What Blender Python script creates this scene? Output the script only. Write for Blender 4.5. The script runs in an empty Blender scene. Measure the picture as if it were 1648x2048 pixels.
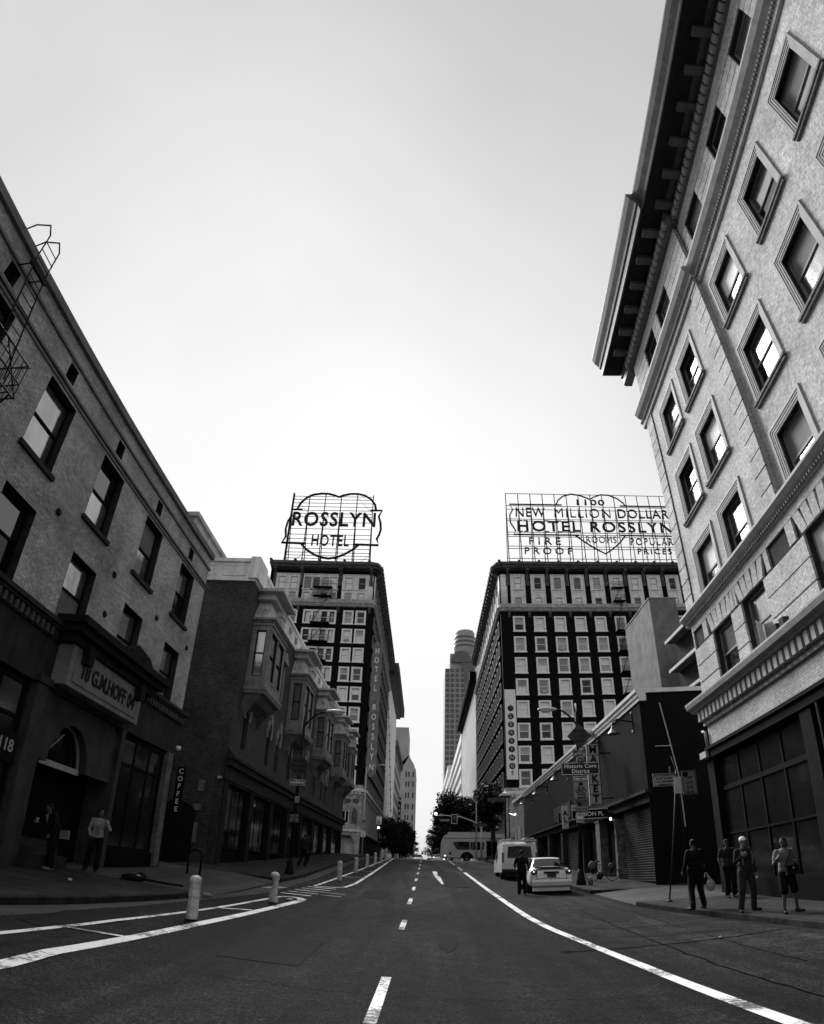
import bpy, bmesh, math, random
from mathutils import Matrix, Vector
D = bpy.data
sc = bpy.context.scene
col = sc.collection
sin, cos, pi = math.sin, math.cos, math.pi
rad = math.radians
# ------------------------------------------------------------------ camera
cam = D.cameras.new('camera'); cob = D.objects.new('camera', cam); col.objects.link(cob); sc.camera = cob
sc.render.engine = 'CYCLES'
cam.type = 'PANO'; cam.panorama_type = 'FISHEYE_LENS_POLYNOMIAL'      # the barrel distortion of the phone's wide lens
cam.fisheye_fov = rad(170)
cam.fisheye_polynomial_k0 = 0
cam.fisheye_polynomial_k1 = -3.69885601e-02
cam.fisheye_polynomial_k2 = -3.46423007e-06
cam.fisheye_polynomial_k3 = 5.81379564e-06
cam.fisheye_polynomial_k4 = -6.40895415e-08
cam.sensor_fit = 'HORIZONTAL'; cam.sensor_width = 36; cam.sensor_height = 36*2048/1648
cam.clip_start = 0.05; cam.clip_end = 6000
_p, _r, _y = rad(31.921), rad(1.925), rad(-1.945)
_f = Vector((sin(_y)*cos(_p), cos(_y)*cos(_p), sin(_p))); _rt = Vector((cos(_y), -sin(_y), 0)); _u = _rt.cross(_f)
_R = cos(_r)*_rt + sin(_r)*_u; _U = -sin(_r)*_rt + cos(_r)*_u
cob.matrix_world = Matrix(((_R.x, _U.x, -_f.x, 0), (_R.y, _U.y, -_f.y, 0), (_R.z, _U.z, -_f.z, 1.6), (0, 0, 0, 1)))
# ------------------------------------------------------------------ sky, sun, exposure
SUN_EL, SUN_AZ = 37, -22            # degrees; azimuth measured from +Y (the street) towards +X
w = D.worlds.new('World'); sc.world = w; w.use_nodes = True
wn = w.node_tree; wn.nodes.clear()
sky = wn.nodes.new('ShaderNodeTexSky'); sky.sky_type = 'NISHITA'; sky.sun_disc = False
sky.sun_elevation = rad(SUN_EL); sky.sun_rotation = rad(SUN_AZ)
sky.air_density = 1.0; sky.dust_density = 5.0; sky.ozone_density = 1.0
bw = wn.nodes.new('ShaderNodeRGBToBW'); bg = wn.nodes.new('ShaderNodeBackground'); wo = wn.nodes.new('ShaderNodeOutputWorld')
bg.inputs['Strength'].default_value = 0.15
wn.links.new(sky.outputs[0], bw.inputs[0])
# thin overcast: soft uneven cloud cover over the clear-sky brightness
tc = wn.nodes.new('ShaderNodeTexCoord'); cn = wn.nodes.new('ShaderNodeTexNoise'); cn.inputs['Scale'].default_value = 1.4
cn.inputs['Detail'].default_value = 5; cn.inputs['Roughness'].default_value = 0.45
cr = wn.nodes.new('ShaderNodeMapRange'); cr.inputs['From Min'].default_value = 0.3; cr.inputs['From Max'].default_value = 0.7
cr.inputs['To Min'].default_value = 0.88; cr.inputs['To Max'].default_value = 1.1
mu = wn.nodes.new('ShaderNodeMath'); mu.operation = 'MULTIPLY'
wn.links.new(tc.outputs['Generated'], cn.inputs['Vector']); wn.links.new(cn.outputs['Fac'], cr.inputs['Value'])
# thin cloud evens out the glow round the sun: x / (1 + x / c) for the sky's brightness x
c1 = wn.nodes.new('ShaderNodeMath'); c1.operation = 'MULTIPLY_ADD'; c1.inputs[1].default_value = 1/1.5; c1.inputs[2].default_value = 1.0
cap = wn.nodes.new('ShaderNodeMath'); cap.operation = 'DIVIDE'
wn.links.new(bw.outputs[0], c1.inputs[0]); wn.links.new(bw.outputs[0], cap.inputs[0]); wn.links.new(c1.outputs[0], cap.inputs[1]); wn.links.new(cap.outputs[0], mu.inputs[0])
wn.links.new(cr.outputs[0], mu.inputs[1])
wn.links.new(mu.outputs[0], bg.inputs['Color']); wn.links.new(bg.outputs[0], wo.inputs['Surface'])
sl = D.lights.new('sun', 'SUN'); sl.energy = 1.6; sl.angle = rad(30); sl.color = (1, 1, 1)
so = D.objects.new('sun', sl); col.objects.link(so)
_sd = Vector((sin(rad(SUN_AZ))*cos(rad(SUN_EL)), cos(rad(SUN_AZ))*cos(rad(SUN_EL)), sin(rad(SUN_EL))))
so.rotation_euler = _sd.to_track_quat('Z', 'Y').to_euler(); so.location = (0, 0, 60)
sc.view_settings.view_transform = 'Standard'; sc.view_settings.look = 'None'
sc.view_settings.exposure = 2.22; sc.view_settings.gamma = 1.0
rng = random.Random(5)

# ------------------------------------------------------------------ materials
MATS = {}
def _n(nt, t, **k):
    n = nt.nodes.new(t)
    for a, b in k.items():
        if a in n.inputs: n.inputs[a].default_value = b
        else: setattr(n, a, b)
    return n
def mat(name, v, rough=0.8, var=0.25, scale=1.5, bump=0.0, bscale=30, metal=0.0, spec=0.15, fine=0.0, emit=0, streak=0.0):
    """grey procedural paint/stone: value v, large stains (var), fine grain, vertical streaks"""
    if name in MATS: return MATS[name]
    m = D.materials.new(name); m.use_nodes = True; nt = m.node_tree; L = nt.links
    p = nt.nodes['Principled BSDF']; MATS[name] = m
    p.inputs['Roughness'].default_value = rough; p.inputs['Metallic'].default_value = metal
    p.inputs['Specular IOR Level'].default_value = spec
    t = _n(nt, 'ShaderNodeTexCoord')
    a = _n(nt, 'ShaderNodeTexNoise', Scale=scale, Detail=6.0, Roughness=0.6); L.new(t.outputs['Object'], a.inputs['Vector'])
    r = _n(nt, 'ShaderNodeMapRange'); r.inputs['From Min'].default_value = 0.3; r.inputs['From Max'].default_value = 0.7
    r.inputs['To Min'].default_value = v*(1-var); r.inputs['To Max'].default_value = v*(1+var); L.new(a.outputs['Fac'], r.inputs['Value'])
    out = r.outputs[0]
    if fine:
        b = _n(nt, 'ShaderNodeTexNoise', Scale=bscale, Detail=4.0, Roughness=0.7); L.new(t.outputs['Object'], b.inputs['Vector'])
        r2 = _n(nt, 'ShaderNodeMapRange'); r2.inputs['From Min'].default_value = 0.25; r2.inputs['From Max'].default_value = 0.75
        r2.inputs['To Min'].default_value = 1-fine; r2.inputs['To Max'].default_value = 1+fine; L.new(b.outputs['Fac'], r2.inputs['Value'])
        q = _n(nt, 'ShaderNodeMath', operation='MULTIPLY'); L.new(out, q.inputs[0]); L.new(r2.outputs[0], q.inputs[1]); out = q.outputs[0]
    if streak:
        mp = _n(nt, 'ShaderNodeMapping'); mp.inputs['Scale'].default_value = (3, 3, 0.12); L.new(t.outputs['Object'], mp.inputs['Vector'])
        b = _n(nt, 'ShaderNodeTexNoise', Scale=1.3, Detail=5.0, Roughness=0.6); L.new(mp.outputs[0], b.inputs['Vector'])
        r2 = _n(nt, 'ShaderNodeMapRange'); r2.inputs['From Min'].default_value = 0.35; r2.inputs['From Max'].default_value = 0.65
        r2.inputs['To Min'].default_value = 1-streak; r2.inputs['To Max'].default_value = 1.0; L.new(b.outputs['Fac'], r2.inputs['Value'])
        q = _n(nt, 'ShaderNodeMath', operation='MULTIPLY'); L.new(out, q.inputs[0]); L.new(r2.outputs[0], q.inputs[1]); out = q.outputs[0]
    L.new(out, p.inputs['Base Color'])
    if bump:
        b = _n(nt, 'ShaderNodeTexNoise', Scale=bscale, Detail=5.0); L.new(t.outputs['Object'], b.inputs['Vector'])
        bp = _n(nt, 'ShaderNodeBump', Strength=bump, Distance=0.02); L.new(b.outputs['Fac'], bp.inputs['Height']); L.new(bp.outputs[0], p.inputs['Normal'])
    if emit:
        p.inputs['Emission Color'].default_value = (1, 1, 1, 1); p.inputs['Emission Strength'].default_value = emit
    return m
def brick(name, v1, v2, mortar, bw_=0.21, bh=0.07, rough=0.85, stain=0.35, bump=0.35, msize=0.008, sscale=0.5, lo=None, flat=False):
    if name in MATS: return MATS[name]
    m = D.materials.new(name); m.use_nodes = True; nt = m.node_tree; L = nt.links; MATS[name] = m
    p = nt.nodes['Principled BSDF']; p.inputs['Roughness'].default_value = rough; p.inputs['Specular IOR Level'].default_value = 0.08
    t = _n(nt, 'ShaderNodeTexCoord'); s = _n(nt, 'ShaderNodeSeparateXYZ'); L.new(t.outputs['Object'], s.inputs[0])
    ad = _n(nt, 'ShaderNodeMath', operation='ADD'); L.new(s.outputs[0], ad.inputs[0]); L.new(s.outputs[1], ad.inputs[1])
    c = _n(nt, 'ShaderNodeCombineXYZ'); L.new(s.outputs[0] if flat else ad.outputs[0], c.inputs[0]); L.new(s.outputs[1] if flat else s.outputs[2], c.inputs[1])
    b = _n(nt, 'ShaderNodeTexBrick'); L.new(c.outputs[0], b.inputs['Vector'])
    b.inputs['Color1'].default_value = (v1,)*3+(1,); b.inputs['Color2'].default_value = (v2,)*3+(1,); b.inputs['Mortar'].default_value = (mortar,)*3+(1,)
    b.inputs['Scale'].default_value = 1; b.inputs['Brick Width'].default_value = bw_; b.inputs['Row Height'].default_value = bh
    b.inputs['Mortar Size'].default_value = msize; b.inputs['Mortar Smooth'].default_value = 0.2
    a = _n(nt, 'ShaderNodeTexNoise', Scale=sscale, Detail=8.0, Roughness=0.65); L.new(t.outputs['Object'], a.inputs['Vector'])
    r = _n(nt, 'ShaderNodeMapRange'); r.inputs['From Min'].default_value = 0.3; r.inputs['From Max'].default_value = 0.7
    r.inputs['To Min'].default_value = 1-stain; r.inputs['To Max'].default_value = 1+stain; L.new(a.outputs['Fac'], r.inputs['Value'])
    a2 = _n(nt, 'ShaderNodeTexNoise', Scale=9.0, Detail=4.0, Roughness=0.7); L.new(t.outputs['Object'], a2.inputs['Vector'])
    r2 = _n(nt, 'ShaderNodeMapRange'); r2.inputs['From Min'].default_value = 0.3; r2.inputs['From Max'].default_value = 0.7
    r2.inputs['To Min'].default_value = 0.62; r2.inputs['To Max'].default_value = 1.4; L.new(a2.outputs['Fac'], r2.inputs['Value'])
    q0 = _n(nt, 'ShaderNodeMath', operation='MULTIPLY'); L.new(r.outputs[0], q0.inputs[0]); L.new(r2.outputs[0], q0.inputs[1])
    g = _n(nt, 'ShaderNodeRGBToBW'); L.new(b.outputs['Color'], g.inputs[0])
    q = _n(nt, 'ShaderNodeMath', operation='MULTIPLY'); L.new(g.outputs[0], q.inputs[0]); L.new(q0.outputs[0], q.inputs[1])
    L.new(q.outputs[0], p.inputs['Base Color'])
    bp = _n(nt, 'ShaderNodeBump', Strength=bump, Distance=0.012); L.new(g.outputs[0], bp.inputs['Height']); L.new(bp.outputs[0], p.inputs['Normal'])
    return m
def glass(name, v=0.02, rough=0.06, ior=1.9, metal=0.0, wob=0.06):
    if name in MATS: return MATS[name]
    m = D.materials.new(name); m.use_nodes = True; nt = m.node_tree; MATS[name] = m
    p = nt.nodes['Principled BSDF']; p.inputs['Roughness'].default_value = rough; p.inputs['IOR'].default_value = ior
    p.inputs['Metallic'].default_value = metal
    t = _n(nt, 'ShaderNodeTexCoord'); a = _n(nt, 'ShaderNodeTexNoise', Scale=1.1, Detail=2.0); nt.links.new(t.outputs['Object'], a.inputs['Vector'])
    r = _n(nt, 'ShaderNodeMapRange'); r.inputs['To Min'].default_value = v*0.5; r.inputs['To Max'].default_value = v*1.5
    nt.links.new(a.outputs['Fac'], r.inputs['Value']); nt.links.new(r.outputs[0], p.inputs['Base Color'])
    bp = _n(nt, 'ShaderNodeBump', Strength=wob, Distance=0.1); nt.links.new(a.outputs['Fac'], bp.inputs['Height']); nt.links.new(bp.outputs[0], p.inputs['Normal'])
    return m

# ------------------------------------------------------------------ mesh helpers
class MB:
    def __init__(s): s.v = []; s.f = []; s.m = []; s.sm = []
    def add(s, vs, fs, m=0, smooth=False):
        b = len(s.v); s.v += [tuple(v) for v in vs]; s.f += [tuple(b+i for i in f) for f in fs]; s.m += [m]*len(fs); s.sm += [smooth]*len(fs); return s
    def box(s, x0, x1, y0, y1, z0, z1, m=0):
        x0, x1 = sorted((x0, x1)); y0, y1 = sorted((y0, y1)); z0, z1 = sorted((z0, z1))
        return s.add([(x, y, z) for z in (z0, z1) for y in (y0, y1) for x in (x0, x1)],
                     [(0, 2, 3, 1), (4, 5, 7, 6), (0, 1, 5, 4), (2, 6, 7, 3), (0, 4, 6, 2), (1, 3, 7, 5)], m)
    def prism(s, pts, axis, a0, a1, m=0, smooth=False):
        """polygon pts (2D) extruded along axis 'x','y','z' between a0 and a1"""
        n = len(pts)
        def P(p, a): return {'x': (a, p[0], p[1]), 'y': (p[0], a, p[1]), 'z': (p[0], p[1], a)}[axis]
        vs = [P(p, a0) for p in pts]+[P(p, a1) for p in pts]
        s.add(vs, [tuple(range(n))[::-1], tuple(range(n, 2*n))], m)
        return s.add(vs, [(i, (i+1) % n, n+(i+1) % n, n+i) for i in range(n)], m, smooth)
    def tube(s, pts, r, n=8, m=0, cap=True):
        pts = [Vector(p) for p in pts]; rs = r if isinstance(r, (list, tuple)) else [r]*len(pts)
        rings = []; prev = None
        for i, p in enumerate(pts):
            d = (pts[min(i+1, len(pts)-1)]-pts[max(i-1, 0)])
            d = d.normalized() if d.length > 1e-9 else Vector((0, 0, 1))
            if prev is None: a = d.orthogonal().normalized()
            else: a = (prev-d*prev.dot(d)); a = a.normalized() if a.length > 1e-6 else d.orthogonal().normalized()
            prev = a; b = d.cross(a)
            rings += [p+(a*cos(2*pi*k/n)+b*sin(2*pi*k/n))*rs[i] for k in range(n)]
        fs = [(i*n+k, i*n+(k+1) % n, (i+1)*n+(k+1) % n, (i+1)*n+k) for i in range(len(pts)-1) for k in range(n)]
        s.add(rings, fs, m, n > 5)
        if cap: b = len(s.v)-len(rings); s.f += [tuple(b+k for k in range(n))[::-1], tuple(b+(len(pts)-1)*n+k for k in range(n))]; s.m += [m, m]; s.sm += [False, False]
        return s
    def lathe(s, prof, c=(0, 0, 0), n=16, m=0, axis='z', cap=True):
        vs = []
        for r, h in prof:
            for k in range(n):
                a = 2*pi*k/n; q = (r*cos(a), r*sin(a), h)
                if axis == 'y': q = (q[0], q[2], q[1])
                if axis == 'x': q = (q[2], q[0], q[1])
                vs.append((c[0]+q[0], c[1]+q[1], c[2]+q[2]))
        s.add(vs, [(i*n+k, i*n+(k+1) % n, (i+1)*n+(k+1) % n, (i+1)*n+k) for i in range(len(prof)-1) for k in range(n)], m, True)
        if cap:
            b = len(s.v)-len(vs); s.f += [tuple(b+k for k in range(n))[::-1], tuple(b+(len(prof)-1)*n+k for k in range(n))]; s.m += [m, m]; s.sm += [False, False]
        return s
    def ell(s, c, r, n=12, m=0, rot=None):
        vs = []; k2 = n//2
        for i in range(k2+1):
            t = pi*(i+0.02)/(k2+0.04)
            for k in range(n):
                a = 2*pi*k/n; q = Vector((r[0]*sin(t)*cos(a), r[1]*sin(t)*sin(a), r[2]*cos(t)))
                if rot: q = rot @ q
                vs.append((c[0]+q.x, c[1]+q.y, c[2]+q.z))
        s.add(vs, [(i*n+k, (i+1)*n+k, (i+1)*n+(k+1) % n, i*n+(k+1) % n) for i in range(k2) for k in range(n)], m, True)
        b = len(s.v)-len(vs); s.f += [tuple(b+k for k in range(n)), tuple(b+k2*n+k for k in range(n))[::-1]]; s.m += [m, m]; s.sm += [True, True]
        return s
    def wall(s, x0, x1, z0, z1, holes=(), depth=0.3, y=0.0, m=0, mr=None):
        """sheet at y (front), openings (x0,x1,z0,z1) with reveals going in by depth"""
        mr = m if mr is None else mr
        X = sorted({x0, x1, *[h[0] for h in holes], *[h[1] for h in holes]}); X = [x for x in X if x0 <= x <= x1]
        Z = sorted({z0, z1, *[h[2] for h in holes], *[h[3] for h in holes]}); Z = [z for z in Z if z0 <= z <= z1]
        for i in range(len(X)-1):
            for j in range(len(Z)-1):
                cx, cz = (X[i]+X[i+1])/2, (Z[j]+Z[j+1])/2
                if any(h[0] < cx < h[1] and h[2] < cz < h[3] for h in holes): continue
                s.add([(X[i], y, Z[j]), (X[i+1], y, Z[j]), (X[i+1], y, Z[j+1]), (X[i], y, Z[j+1])], [(0, 1, 2, 3)], m)
        for a, b, c, d in holes:
            q = [(a, c), (b, c), (b, d), (a, d)]
            for k in range(4):
                p, r = q[k], q[(k+1) % 4]
                s.add([(p[0], y, p[1]), (p[0], y+depth, p[1]), (r[0], y+depth, r[1]), (r[0], y, r[1])], [(0, 1, 2, 3)], mr)
        return s
    def ring(s, x0, x1, z0, z1, t, y0, y1, m=0, b=None):
        """rectangular frame of width t (bottom b)"""
        b = t if b is None else b
        s.box(x0, x0+t, y0, y1, z0+b, z1-t, m); s.box(x1-t, x1, y0, y1, z0+b, z1-t, m); s.box(x0, x1, y0, y1, z1-t, z1, m)
        if b: s.box(x0, x1, y0, y1, z0, z0+b, m)
        return s
    def mesh(s, name, mats, dz=0):
        me = D.meshes.new(name); used = sorted({k for f in s.f for k in f}); ix = {k: i for i, k in enumerate(used)}
        me.from_pydata([(s.v[k][0], s.v[k][1], s.v[k][2]+dz) for k in used], [], [tuple(ix[k] for k in f) for f in s.f])
        for m in mats: me.materials.append(m)
        me.polygons.foreach_set('material_index', s.m); me.polygons.foreach_set('use_smooth', s.sm); me.update()
        return me
def link(name, data, parent=None, loc=(0, 0, 0), rz=0):
    o = D.objects.new(name, data); col.objects.link(o); o.location = loc; o.rotation_euler = (0, 0, rz)
    if parent: o.parent = parent
    return o
def tag(o, label, cat, group=None):
    o['label'] = label; o['category'] = cat
    if group: o['group'] = group
    return o
def thing(name, label, cat, loc=(0, 0, 0), rz=0, group=None): return tag(link(name, None, None, loc, rz), label, cat, group)
def lift(mb, d): mb.v = [(v[0], v[1], v[2]+d) for v in mb.v]; return mb
def part(name, mb, mats, root, rel=True, loc=(0, 0, 0), rz=0, label=None):
    """mesh child; with rel, z in the builder is absolute and the root's z is taken off"""
    mats = mats if isinstance(mats, (list, tuple)) else [mats]
    dz = 0
    if rel:
        r = root
        while r is not None: dz -= r.location.z; r = r.parent
    o = link(name, mb.mesh(name, mats, dz), root, loc, rz)
    if label: o['label'] = label
    if name in ('dentil', 'dentil_band', 'bead_band', 'base_dentil'): o['kind'] = 'stuff'
    return o
def parts(name, mb, mats, root, rel=True, loc=(0, 0, 0), gap=.01):
    """one child per separate piece of the builder (pieces whose boxes touch stay together)"""
    par = list(range(len(mb.v)))
    def find(a):
        while par[a] != a: par[a] = par[par[a]]; a = par[a]
        return a
    for f in mb.f:
        for k in f[1:]: par[find(k)] = find(f[0])
    isl = {}
    for i, f in enumerate(mb.f): isl.setdefault(find(f[0]), []).append(i)
    L_ = []
    for fs in isl.values():
        vs = [mb.v[k] for i in fs for k in mb.f[i]]; L_.append([fs, [min(v[a] for v in vs)-gap for a in range(3)], [max(v[a] for v in vs)+gap for a in range(3)]])
    ch = True
    while ch:
        ch = False; out = []
        for it in L_:
            for o in out:
                if all(it[1][a] <= o[2][a] and o[1][a] <= it[2][a] for a in range(3)):
                    o[0] = o[0]+it[0]; o[1] = [min(x, y) for x, y in zip(o[1], it[1])]; o[2] = [max(x, y) for x, y in zip(o[2], it[2])]; ch = True; break
            else: out.append(it)
        L_ = out
    for fs, _a, _b in L_:
        m = MB(); mp = {}
        for i in fs:
            for k in mb.f[i]:
                if k not in mp: mp[k] = len(m.v); m.v.append(mb.v[k])
            m.f.append(tuple(mp[k] for k in mb.f[i])); m.m.append(mb.m[i]); m.sm.append(mb.sm[i])
        part(name, m, mats, root, rel, loc)
PATTERN = ('dentil', 'dentil_band', 'bead_band', 'base_dentil', 'rustication')
def struct(name, mb, mats):
    o = link(name, mb.mesh(name, mats if isinstance(mats, (list, tuple)) else [mats])); o['kind'] = 'structure'; return o
def textmesh(s, size=1, ext=0.02, offset=0.0, align='CENTER', sx=1.0, spacing=1.0, shear=0):
    c = D.curves.new('t', 'FONT'); c.body = s; c.size = size; c.extrude = ext; c.offset = offset; c.align_x = align; c.align_y = 'CENTER'
    c.space_character = spacing; c.shear = shear; c.resolution_u = 3; c.space_line = 0.85
    o = D.objects.new('t', c); col.objects.link(o)
    bpy.context.view_layer.update()
    me = D.meshes.new_from_object(o.evaluated_get(bpy.context.evaluated_depsgraph_get()))
    D.objects.remove(o); D.curves.remove(c)
    me.transform(Matrix.Diagonal((sx, 1, 1, 1)))
    me.transform(Matrix.Rotation(pi/2, 4, 'X'))      # upright, readable from -y
    return me
def text(s, root, loc, m, size=1, name='lettering', **k):
    me = textmesh(s, size, **k); me.materials.clear(); me.materials.append(m)
    me.name = name; return link(name, me, root, loc)
def fit_text(s, root, cx, cz, w_, h_, m, y=-.3, ext=.1, offset=.0, name='lettering', spacing=1.0):
    me = textmesh(s, 1, ext/max(h_, .01)*.7, offset, spacing=spacing); X = [v.co.x for v in me.vertices]; Z = [v.co.z for v in me.vertices]
    a, b, c, d = min(X), max(X), min(Z), max(Z)
    for v in me.vertices: v.co = ((v.co.x-(a+b)/2)*w_/(b-a), v.co.y*h_/(d-c), (v.co.z-(c+d)/2)*h_/(d-c))
    me.materials.clear(); me.materials.append(m); me.name = name; return link(name, me, root, (cx, y, cz))
def dup(root, **k):
    r = root.copy(); col.objects.link(r)
    for ch in root.children:
        c = ch.copy(); col.objects.link(c); c.parent = r
        for g in ch.children: d = g.copy(); col.objects.link(d); d.parent = c
    return r
def remesh(mb, name, mats, vox=0.014, smooth=2):
    """join overlapping closed shapes into one continuous skin"""
    me = mb.mesh(name, mats); o = D.objects.new('tmp', me); col.objects.link(o)
    md = o.modifiers.new('r', 'REMESH'); md.mode = 'VOXEL'; md.voxel_size = vox; md.use_smooth_shade = True
    if smooth: s2 = o.modifiers.new('s', 'SMOOTH'); s2.iterations = smooth; s2.factor = 0.5
    bpy.context.view_layer.update()
    r = D.meshes.new_from_object(o.evaluated_get(bpy.context.evaluated_depsgraph_get()))
    D.objects.remove(o); D.meshes.remove(me); r.name = name
    r.materials.clear()
    for m in mats: r.materials.append(m)
    return r

# ------------------------------------------------------------------ terrain
GY = [(-60, -.3), (-5, 0), (5, .02), (10, .1), (15, .25), (20, .42), (30, .8), (40, 1.22), (50, 1.65), (60, 2.08), (68, 2.38), (74, 2.54), (80, 2.58), (92, 2.5), (110, 2.2), (200, -.5), (600, -12), (2500, -14)]
def gy(y):
    for (a, b), (c, d) in zip(GY, GY[1:]):
        if y <= c: return b+(d-b)*(y-a)/(c-a) if y > a else (b if a == GY[0][0] else b)
    return GY[-1][1]
def gz(x, y): return gy(y)-.02*max(-14, min(14, x))
# ------------------------------------------------------------------ ground, road, pavements, markings
def lerp_poly(P, y):
    if y <= P[0][1]: return P[0][0]
    for a, b in zip(P, P[1:]):
        if y <= b[1]: return a[0]+(b[0]-a[0])*(y-a[1])/(b[1]-a[1])
    return P[-1][0]
def ys(y0, y1, step=1.0):
    s = {y0, y1} | {g[0] for g in GY if y0 < g[0] < y1}
    y = math.ceil(y0)
    while y < y1:
        if y > y0: s.add(float(y))
        y += step
    return sorted(s)
def sheet(mb, L, R, y0, y1, up=0.0, m=0, step=1.0, nx=1):
    """strip between edge polylines L and R (lists of (x, y)) or numbers, lying on the terrain"""
    fL = (lambda y: L) if isinstance(L, (int, float)) else (lambda y: lerp_poly(L, y))
    fR = (lambda y: R) if isinstance(R, (int, float)) else (lambda y: lerp_poly(R, y))
    rows = []
    for y in ys(y0, y1, step):
        a, b = fL(y), fR(y); xs = [a+(b-a)*i/nx for i in range(nx+1)]
        xs = sorted(set(xs) | {q for q in (-14, 14) if a < q < b}); rows.append([(x, y, gz(x, y)+up) for x in xs])
    for r0, r1 in zip(rows, rows[1:]):
        if len(r0) != len(r1): r0 = [r0[0], r0[-1]]; r1 = [r1[0], r1[-1]]
        vs = r0+r1; n = len(r0); mb.add(vs, [(i, i+1, n+i+1, n+i) for i in range(n-1)], m)
    return mb
def slab(mb, E, W, y0, y1, side, up=.15, kerb=.16):
    """raised pavement: kerb edge E (polyline), building edge W; side +1 when the road is on the +x side"""
    f = (lambda y: E) if isinstance(E, (int, float)) else (lambda y: lerp_poly(E, y))
    Y = ys(y0, y1, 1.0); prev = None
    for y in Y:
        e = f(y); k = e-side*kerb
        row = [(e, y, gz(e, y)-.05), (e, y, gz(e, y)+up-.02), (e-side*.025, y, gz(e, y)+up), (k, y, gz(k, y)+up), (k-side*.012, y, gz(k, y)+up-.006), (k-side*.02, y, gz(k, y)+up), (W, y, gz(W, y)+up)]
        if prev:
            n = 7; mb.add(prev+row, [(i, i+1, n+i+1, n+i) if side < 0 else (i, n+i, n+i+1, i+1) for i in range(n-1)][:3], 1)
            mb.add(prev+row, [(i, i+1, n+i+1, n+i) if side < 0 else (i, n+i, n+i+1, i+1) for i in range(3, n-1)], 0)
        else: first = row
        prev = row
    for row in (first, prev):
        mb.add(row+[(W, row[0][1], gz(W, row[0][1])-.05)], [tuple(range(8))], 1)
asphalt = D.materials.new('asphalt'); asphalt.use_nodes = True
def _asph(asphalt, k=1.0):
    nt = asphalt.node_tree; L = nt.links; p = nt.nodes['Principled BSDF']; p.inputs['Roughness'].default_value = .85; p.inputs['Specular IOR Level'].default_value = .12
    t = _n(nt, 'ShaderNodeTexCoord')
    def noise(sc_, sx=1, sy=1, d=6.0, r=.6):
        mp = _n(nt, 'ShaderNodeMapping'); mp.inputs['Scale'].default_value = (sx, sy, 1); L.new(t.outputs['Object'], mp.inputs['Vector'])
        a = _n(nt, 'ShaderNodeTexNoise', Scale=sc_, Detail=d, Roughness=r); L.new(mp.outputs[0], a.inputs['Vector']); return a
    def rng_(o, a, b, c, d):
        r = _n(nt, 'ShaderNodeMapRange'); r.inputs['From Min'].default_value = a; r.inputs['From Max'].default_value = b
        r.inputs['To Min'].default_value = c; r.inputs['To Max'].default_value = d; L.new(o, r.inputs['Value']); return r.outputs[0]
    def mul(a, b):
        q = _n(nt, 'ShaderNodeMath', operation='MULTIPLY'); L.new(a, q.inputs[0]); L.new(b, q.inputs[1]); return q.outputs[0]
    base = rng_(noise(.35, 1, .35).outputs['Fac'], .38, .62, .007*k, .021*k)
    wear = rng_(noise(1.0, 1.2, .05, 3.0).outputs['Fac'], .42, .58, .7, 1.4)           # tyre wear along the lanes
    grain = rng_(noise(32, 1, 1, 4.0, .95).outputs['Fac'], .42, .58, .35, 1.8)
    spots = mul(rng_(noise(2.2, 1, 1, 8.0, .8).outputs['Fac'], .4, .6, .65, 1.4), rng_(noise(16, 1, 1, 4.0, .9).outputs['Fac'], .42, .58, .5, 1.6))
    v = _n(nt, 'ShaderNodeTexVoronoi', feature='DISTANCE_TO_EDGE', Scale=.22); 
    wv = noise(1.5, 1, 1, 5.0); ad = _n(nt, 'ShaderNodeVectorMath', operation='ADD'); sc2 = _n(nt, 'ShaderNodeVectorMath', operation='SCALE'); sc2.inputs['Scale'].default_value = .9
    L.new(wv.outputs['Color'], sc2.inputs[0]); L.new(sc2.outputs[0], ad.inputs[0]); L.new(t.outputs['Object'], ad.inputs[1]); L.new(ad.outputs[0], v.inputs['Vector'])
    crack = rng_(v.outputs['Distance'], 0, .006, .45, 1)
    o = mul(mul(mul(base, wear), mul(grain, spots)), crack); L.new(o, p.inputs['Base Color'])
    bp = _n(nt, 'ShaderNodeBump', Strength=1.0, Distance=.012); L.new(grain, bp.inputs['Height']); L.new(bp.outputs[0], p.inputs['Normal'])
_asph(asphalt)
lane_asphalt = D.materials.new('old_asphalt'); lane_asphalt.use_nodes = True; _asph(lane_asphalt, 1.7)
pave = brick('pavement_concrete', .026, .038, .009, bw_=1.5, bh=1.5, rough=.95, stain=.5, bump=.15, msize=.012, sscale=.9, flat=True)
kerbm = mat('kerb_concrete', .03, .95, .5, 2.5, bump=.2, bscale=40, fine=.4, spec=.05)
gutter = mat('gutter_concrete', .06, .92, .35, 1.2, bump=.2, bscale=60, fine=.35)
earth = mat('ground_base', .05, .9, .3, .2)
g = MB()
for a, b in ((-2500, -14), (-14, 14), (14, 2500)): sheet(g, a, b, -60, 2500, -.05, step=5)
struct('ground', g, earth)
KL = [(-7.1, -30), (-6.9, 9), (-6.62, 11), (-6.4, 12.4), (-6.19, 14), (-5.95, 15.6), (-5.8, 17)]
KL2 = [(-5.45, 26), (-5.34, 30), (-5.8, 47), (-6, 72)]
KR = [(7.5, -30), (7.46, 12), (7.41, 13.6), (7.2, 15.7), (6.8, 17.9), (6.5, 20.3)]
r = MB(); sheet(r, -9.9, 10.5, -30, 72, 0, nx=4); sheet(r, -120, 120, 72, 92, 0, nx=4); sheet(r, -7, 8.5, 92, 600, 0, step=10, nx=2)
struct('road', r, asphalt)
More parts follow.
